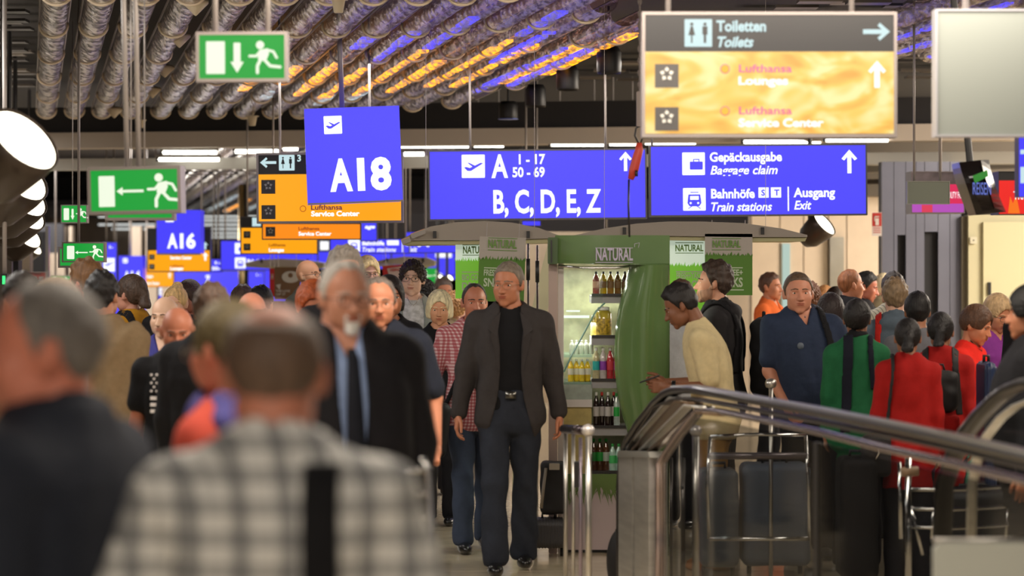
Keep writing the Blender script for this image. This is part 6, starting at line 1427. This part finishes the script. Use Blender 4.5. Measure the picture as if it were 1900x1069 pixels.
def collar(r, s, m):
    V, Q_ = nets(lambda X,Y,Z: smax(smax(smax(cap(X,Y,Z,(0,.024,1.45),(0,.016,1.56),.118,.078), Z-(1.553-.5*(.03-Y)), .004), 1.43-Z+.0*Y, .004), -smin(cap(X,Y,Z,(0,.014,1.40),(0,-.0,1.64),.070,.064), np.maximum(np.abs(X)-.038, Y), .004), .003), (-.14,-.14,1.40),(.14,.15,1.60),.009)
    mesh_obj('collar', (V*s.sc).tolist(), [tuple(int(i) for i in q) for q in Q_], m, r, True)
collar(r, s, polo_check)
mb = MB(); mb.lathe([(.001,-.004),(.020,-.004),(.022,0)],(0,0,0),12,'y'); mb.build('chest_emblem', mat('emblem_grey',(88,98,112),.6), r, True, (-.095*s.sc,(surf_t(s,1.32)-.004)*s.sc,1.32*s.sc))
W_ = s.armL[2]*s.sc; MB().lathe([(.038,-.012),(.040,-.006),(.040,.006),(.038,.012)],(0,0,0),16).build('wristwatch', mat('watch_dark',(40,40,44),.3,.6), r, True, tuple(W_))
r, s = person('man in a red gingham shirt with a black cross-body strap', 880,527,17.4,8, .0115, wear=dict(kind='shirt',m=ging,hem=.80,off=.018), hair=short(line='receding',t=.006,top=.0), hair_rgb=(38,32,30), skin=(178,114,90), head=(2,2,0), bot=dict(m=jean2,fold=.006), armR=((.34,.05,-1),(.18,-.30,-1)), armL=((.1,.05,-1),(.05,-.1,-1)), stride=.16, wide=1.05)
strap(r, s, 'cross_body_strap', -.02, -.20, blk, .014, .042, True, .98)
hb = s.fwd(s.armR[2])*s.sc; e = empty('shoulder_bag', (r.location.x-.27, r.location.y-.20, .62), 'black bag at the side of the man in the gingham shirt', 'bag', (0,.12,0))
V, Q_ = nets(lambda X,Y,Z: boxs(X,Y,Z,(0,0,.17),(.09,.06,.18),.05), (-.12,-.1,-.04),(.12,.1,.38),.011); mesh_obj('bag_body', V.tolist(), [tuple(int(i) for i in q) for q in Q_], bagb, e, True); MB().tube([(-.04,0,.33),(0,0,.50),(.04,0,.33)],.008,8).build('strap', bagb, e, True)
r, s = person('dark grey-haired tanned man in a navy polo pushing a trolley', 702,517,13.6,4, .0110, build='m', face='h', wear=dict(kind='tee',neck='collar',m=C('polo_midnight',(34,38,50)),hem=.84,sleeve=.82,off=.016), hair=short(line='receding',t=.008,top=.2), hair_rgb=(84,76,70), skin=(196,130,100), head=(2,3,0), bot=dict(m=blk), armL=((.34,.0,-1),(.02,-.35,-1)), armR=((.2,0,-1),(.1,-.4,-1)), hands=('grip','grip'), wide=1.10, glasses='light', head_scale=1.04, sunk=.035)
r, s = person('young woman with short curly dark hair and glasses in a grey cardigan', 766,487,20.2,4, .0105, build='f', wear=dict(kind='jacket',name='cardigan',m=grey_c,hem=.80,open=([.8,1.1,1.3,1.45,1.55],[.075,.070,.075,.075,.06]),off=.018), hair=dict(style='curly',vol=.022,open=.004), hair_rgb=(38,30,26), glasses='dark', skin=(226,184,164), head=(-10,-3,0), bot=dict(m=jean), wide=1.0)
inner_shirt(r, s, C('tshirt_printed',(196,196,200),noise=.3))
MB().tube([(-.045*s.sc,-.058*s.sc,1.535*s.sc),(-.02*s.sc,-.085*s.sc,1.49*s.sc),(0,-.094*s.sc,1.475*s.sc),(.02*s.sc,-.085*s.sc,1.49*s.sc),(.045*s.sc,-.058*s.sc,1.535*s.sc)],.0018,5).build('necklace', chrome, r, True)
r, s = person('blonde middle-aged woman in a black top beside the gingham shirt', 815,542,19.1,-6, .0110, build='f', wear=dict(kind='tee',m=blk,hem=.84,sleeve=.9), hair=dict(style='bob',len=.045,vol=.024,open=.012), hair_rgb=(196,178,146), skin=(214,156,122), head=(6,8,0), bot=dict(m=jk))
r, s = person('red-haired woman looking out from behind the plaid shirt man', 581,524,15.0,4, .0120, build='f', wear=dict(kind='tee',m=wht,hem=.84), hair=dict(style='crop',vol=.024), hair_rgb=(132,62,28), skin=(214,142,112), head=(0,16,0), head_scale=1.1)
r, s = person('tall grey-haired man behind the suited man', 640,464,14.6,20, .0130, wear=dict(kind='shirt',m=jk), hair=short(t=.016), hair_rgb=(108,100,94), skin=MD)
r, s = person('tall blonde woman with glasses behind the suited man', 682,477,21.6,20, .0130, build='f', wear=dict(kind='shirt',m=wht), hair=dict(style='bob',vol=.016), hair_rgb=(196,170,120), skin=LT, glasses='dark', head=(0,4,0))
person('black-haired woman just behind the tanned man', 722,515,16.4,14, .0130, build='f', wear=dict(kind='jacket',m=jk), hair=dict(style='long',len=.05,vol=.02), hair_rgb=(28,22,22), skin=TN)
person('bald man with black glasses in an olive jacket facing right', 574,483,22.6,58, .0120, wear=dict(kind='jacket',m=olive), hair=None, skin=(190,140,110), glasses='dark', beard='full', beard_rgb=(140,110,88), head=(0,-4,0), facing=True)
person('person with a round black head of hair beside the curly-haired woman', 790,522,22.9,170, .0140, build='m', wear=dict(kind='shirt',m=jk), hair=dict(style='curly',vol=.02), hair_rgb=(18,16,18), skin=DK_, facing=False)
person('grey-dark-haired man beside the lit green banner', 823,519,24.2,20, .0140, wear=dict(kind='shirt',m=slate), hair=short(t=.012), hair_rgb=(70,60,56), skin=TN)
person('person with curly sandy hair under the lit green banner', 846,547,21.6,160, .0140, build='f', wear=dict(kind='shirt',m=cream_c), hair=dict(style='curly',vol=.036), hair_rgb=(150,112,70), skin=LT, facing=False)
# --- left group
r, s = person('man in a tan canvas jacket seen from behind', 190,508,14.7,168, .0110, build='b', wear=dict(kind='jacket',m=tan,hem=.96,flare=.015,fold=.007), hair=short(t=.014,top=.4), hair_rgb=(26,22,22), skin=(190,132,104), bot=dict(m=jean2), facing=False, wide=.98)
r, s = person('brown-haired man with sunglasses behind the tan jacket', 157,489,16.2,-120, .0130, wear=dict(kind='shirt',m=wht), hair=short(t=.020,top=.5), hair_rgb=(92,64,40), skin=RD, glasses='dark')
person('dark-haired man half hidden at the far left', 40,511,12.4,-150, .0140, wear=dict(kind='shirt',m=jk), hair=short(t=.012), hair_rgb=(34,28,26), skin=TN, facing=False)
person('person with pale grey-brown hair behind the nearest left man', 96,518,10.2,-104, .0140, build='f', wear=dict(kind='shirt',m=grey_c), hair=dict(style='crop',vol=.012), hair_rgb=(150,130,108), skin=LT, facing=False)
r, s = person('woman with a ponytail in black and yellow with a large backpack', 242,512,17.6,-122, .0120, build='f', wear=dict(kind='jacket',m=mustard,hem=.82), hair=dict(style='pony',len=.03,vol=.014), hair_rgb=(56,42,34), skin=(196,140,120))
backpack(r, s, 'large black hiking backpack on the ponytail woman', C('nylon_black',(26,25,28)), (.17,.14,.27), 1.26)
person('pale bald man in a blue polo shirt', 306,551,15.4,-16, .0115, wear=dict(kind='tee',neck='collar',m=blue_p,hem=.84), hair=None, skin=(216,176,150), head=(0,4,0))
r, s = person('tanned bald man in a black t-shirt with a white flag print', 329,569,13.4,4, .0110, face='h', wear=dict(kind='tee',m=blk,hem=.84,off=.014), hair=None, skin=(184,116,90), head=(2,16,0), bot=dict(m=blk), armR=((.16,.02,-1),(-.15,-.45,-1)), armL=((.16,.02,-1),(-.15,-.45,-1)))
mb = MB(); 
for j in range(5):
    for i in range(6): x = -.12+i*.026+(j%2)*.013; z = 1.30-j*.020; mb.box(x-.005,x+.005,surf_t(s,z)-.004,surf_t(s,z)+.03,z-.005,z+.005)
mb.build('flag_stars', mat('print_white',(210,205,205),.6), r)['kind'] = 'stuff'
mb = MB()
for j in range(3): z = 1.185-j*.032; mb.box(-.125,.03,surf_t(s,z)-.004,surf_t(s,z)+.03,z-.008,z+.008)
mb.build('flag_stripes', mat('print_white',(210,205,205),.6), r)['kind'] = 'stuff'
person('young woman with pulled-back blonde hair behind the bald men', 326,531,18.4,-12, .0125, build='f', wear=dict(kind='tee',m=blk), hair=dict(style='bun',vol=.008), hair_rgb=(170,140,96), skin=LT, head=(0,6,0))
person('dark-haired woman in an amber top behind the bald men', 352,522,20.0,-30, .0130, build='f', wear=dict(kind='shirt',m=yellow_o), hair=dict(style='long',len=.03,vol=.02), hair_rgb=(44,28,24), skin=(150,96,80), head=(0,10,0))
r, s = person('man in a black jacket seen from behind between bald men and plaid shirt', 394,531,12.6,162, .0115, build='b', wear=dict(kind='jacket',m=C('jacket_coal',(32,32,36)),hem=.78), hair=short(line='short',t=.008,top=1.3), hair_rgb=(60,44,34), skin=(170,108,82), facing=False, wide=.98)
person('balding man with a pink crown seen over the plaid shirt man', 466,543,14.6,-160, .0125, wear=dict(kind='shirt',m=grey_c), hair=short(bald=.06,bald_tilt=-.4,t=.007), hair_rgb=(110,90,76), skin=(222,150,124), facing=False, head_scale=1.08)
person('man with dark brown hair left behind the pink crown', 452,532,19.4,150, .0140, wear=dict(kind='shirt',m=jk), hair=short(t=.012), hair_rgb=(56,42,38), skin=TN, facing=False)
person('person with jet black hair right behind the pink crown', 485,534,18.6,170, .0140, wear=dict(kind='shirt',m=nav), hair=short(t=.014), hair_rgb=(16,14,20), skin=TN, facing=False)
person('person in patterned shirt with raised yellow item at the far left edge', 12,640,8.6,-100, .0140, build='f', wear=dict(kind='shirt',m=C('shirt_mottled',(120,124,118),noise=.45)), hair=dict(style='crop',vol=.01), hair_rgb=(120,90,60), skin=LT, h=1.45)
# --- right group
person('man in an orange polo shirt in profile', 1430,508,24.6,62, .0130, wear=dict(kind='tee',neck='collar',m=orange_c), hair=short(t=.010), hair_rgb=(66,44,32), skin=(190,124,92))
person('man partly hidden by the green surround, wearing white with a black lanyard', 1262,520,18.9,-30, .0130, wear=dict(kind='shirt',m=wht), hair=short(t=.008), hair_rgb=(80,60,48), skin=TN)
person('woman with curly brown hair behind the navy polo man', 1500,529,21.6,172, .0140, build='f', wear=dict(kind='shirt',m=jk), hair=dict(style='curly',vol=.036), hair_rgb=(92,58,38), skin=LT, facing=False)
person('woman with light brown hair farther behind the navy polo man', 1531,533,25.0,160, .0140, build='f', wear=dict(kind='shirt',m=beige_c), hair=dict(style='bob',vol=.024), hair_rgb=(146,104,64), skin=LT, facing=False)
person('dark-haired woman next to the light brown hair', 1552,536,23.0,150, .0140, build='f', wear=dict(kind='shirt',m=jk), hair=dict(style='bob',vol=.024), hair_rgb=(40,28,24), skin=MD, facing=False)
person('woman with long dark hair between navy polo and green cardigan', 1541,549,18.4,176, .0125, build='f', wear=dict(kind='coat',m=jk,hem=.75), hair=dict(style='long',len=.12,vol=.028), hair_rgb=(34,26,26), skin=MD, facing=False)
person('balding reddish-haired man in a black suit facing right', 1579,501,21.8,112, .0115, wear=dict(kind='jacket',m=jk,under=dict(neck='collar',m=wht)), hair=short(line='receding',t=.006,top=0), hair_rgb=(120,76,48), skin=(206,140,108))
person('dark-haired man facing the suited man in the queue', 1603,506,23.6,80, .0130, wear=dict(kind='jacket',m=jk), hair=short(t=.012), hair_rgb=(30,26,24), skin=(186,112,88), head=(0,14,0))
person('man in a beige jacket and light cap behind the grey hoodie', 1640,508,24.8,160, .0130, build='b', wear=dict(kind='jacket',m=beige_c), hair=dict(style='crop',vol=.01), hair_rgb=(184,170,140), skin=LT, facing=False)
person('man in a striped shirt with dark hair directly behind the grey hoodie', 1657,508,20.4,176, .0130, wear=dict(kind='shirt',m=stripe_c), hair=short(t=.012), hair_rgb=(54,46,42), skin=LT, facing=False, wide=1.05)
r, s = person('man in a blue-grey hooded top with a red strap seen from behind', 1661,519,18.2,172, .0115, wear=dict(kind='hoodie',m=hood_g,hem=.86), hair=short(t=.014,top=.3), hair_rgb=(104,86,64), skin=LT, facing=False)
strap(r, s, 'shoulder_strap', .115, .13, C('strap_red',(176,36,30)), .022, .038, False, 1.2)
person('boy with short black hair in a grey top behind the red coats', 1702,546,17.3,178, .0120, wear=dict(kind='tee',m=C('tee_grey',(104,104,110)),hem=.84), hair=short(t=.014,top=.6,rough=.1), hair_rgb=(20,17,18), skin=(160,110,84), facing=False, wide=.92)
r, s = person('woman with a black bun in a green cardigan with a dark backpack strap', 1590,558,16.2,172, .0110, build='f', wear=dict(kind='coat',name='cardigan',m=green_c,hem=.72,off=.020), hair=dict(style='topknot',vol=.016), hair_rgb=(22,19,20), skin=(150,104,80), facing=False)
strap(r, s, 'shoulder_strap', .055, .075, C('strap_navy',(26,28,40)), .034, .046, False, .92); strap(r, s, 'shoulder_strap', -.09, -.11, C('strap_navy',(26,28,40)), .02, .042, False, 1.2)
mesh_obj('scarf', *[(lambda q: ((q[0]*s.sc).tolist(), [tuple(int(i) for i in f_) for f_ in q[1]]))(nets(lambda X,Y,Z: smax(cap(X,Y,Z,(0,.02,1.47),(0,.02,1.53),.092,.080), -cap(X,Y,Z,(0,.01,1.40),(0,0,1.65),.055,.055), .008)+.004*np.sin(Z*120+X*20), (-.13,-.1,1.36),(.13,.14,1.63),.010))][0], blk, r, True)
r, s = person('woman in a red coat with hair clipped up and a black shoulder bag', 1684,593,15.4,176, .0105, build='f', wear=dict(kind='coat',m=red_c,hem=.66,off=.022,fold=.006,flare=.03), hair=dict(style='pony',len=.03,vol=.012), hair_rgb=(24,20,21), skin=(160,110,84), facing=False)
strap(r, s, 'bag_strap', .105, .165, bagb, .011, .050, False, .86)
e = empty('shoulder_bag', (r.location.x-.20, r.location.y-.14, .64), 'black leather shoulder bag on the woman in the red coat', 'bag')
V, Q_ = nets(lambda X,Y,Z: boxs(X,Y,Z,(0,0,.12),(.085,.045,.12),.035), (-.11,-.07,-.03),(.11,.07,.27),.010); mesh_obj('bag_body', V.tolist(), [tuple(int(i) for i in q) for q in Q_], bagb, e, True); MB().tube([(.0,-.05,.20),(.01,-.055,.14),(-.01,-.05,.1)],.006,6).build('buckle', chrome, e, True)
r, s = person('woman in a red coat with a long black ponytail and small backpack', 1745,582,15.9,170, .0105, build='f', wear=dict(kind='coat',m=red_c,hem=.62,off=.022,fold=.006,flare=.03), hair=dict(style='pony',len=.09,vol=.014), hair_rgb=(24,20,21), skin=(160,110,84), facing=False)
backpack(r, s, 'small black and red backpack on the second red coat', bagb, (.125,.055,.145), 1.27, pocket=False)
mesh_obj('red_flap', *[(lambda q: (q[0].tolist(), [tuple(int(i) for i in f_) for f_ in q[1]]))(nets(lambda X,Y,Z: boxs(X,Y,Z,(0,.235,.92),(.115,.045,.05),.03), (-.16,.15,.84),(.16,.32,1.0),.010))][0], red_c, r, True)
r, s = person('short-haired woman in a bright red t-shirt looking down to the right', 1806,567,16.4,58, .0105, build='f', wear=dict(kind='tee',m=red_t,hem=.86,sleeve=.55,off=.012), hair=dict(style='crop',vol=.020), hair_rgb=(66,44,30), skin=(206,134,100), head=(0,20,0), bot=dict(m=teal), lean=.02)
MB().tube([(-.055*s.sc,-.045*s.sc,1.545*s.sc),(-.03*s.sc,-.090*s.sc,1.49*s.sc),(0,-.102*s.sc,1.472*s.sc),(.03*s.sc,-.090*s.sc,1.49*s.sc),(.055*s.sc,-.045*s.sc,1.545*s.sc)],.0035,6).build('necklace', black_metal, r, True)
person('grey-blonde woman with glasses in a purple zip fleece', 1846,547,18.0,24, .0110, build='f', wear=dict(kind='shirt',name='fleece',m=purple_c,hem=.84), hair=dict(style='crop',vol=.022), hair_rgb=(160,134,100), skin=(206,140,108), head=(6,22,0), glasses='dark')
r, s = person('person in a black coat and black beret cut by the right edge', 1912,536,12.7,-100, .0125, build='b', wear=dict(kind='coat',m=C('coat_black',(26,26,30)),hem=.72), hair=dict(style='crop',vol=.030), hair_rgb=(10,10,12), skin=TN, facing=True)
person('dark-haired man behind the black beret at the right edge', 1938,503,17.0,150, .0130, wear=dict(kind='jacket',m=jk), hair=short(t=.010), hair_rgb=(50,36,30), skin=TN, facing=False)
# ---------------------------------------------------------------- small pieces belong to the part they sit on
NEST = {'joint_ring':'channel', 'reflection_strip':'channel', 'edge_rail':'channel', 'tie':'shirt', 'belt_buckle':'trousers', 'front_pocket':'main_compartment', 'lapel':'jacket', 'buckle':'bag_body', 'shelf_lip':'shelf', 'carry_handle':'shell'}
for o in list(bpy.data.objects):
    if o.parent and o.parent.type == 'EMPTY':
        want = NEST.get(o.name.split('.')[0])
        if want:
            for q in o.parent.children:
                if q.name.split('.')[0] == want: o.parent = q; break
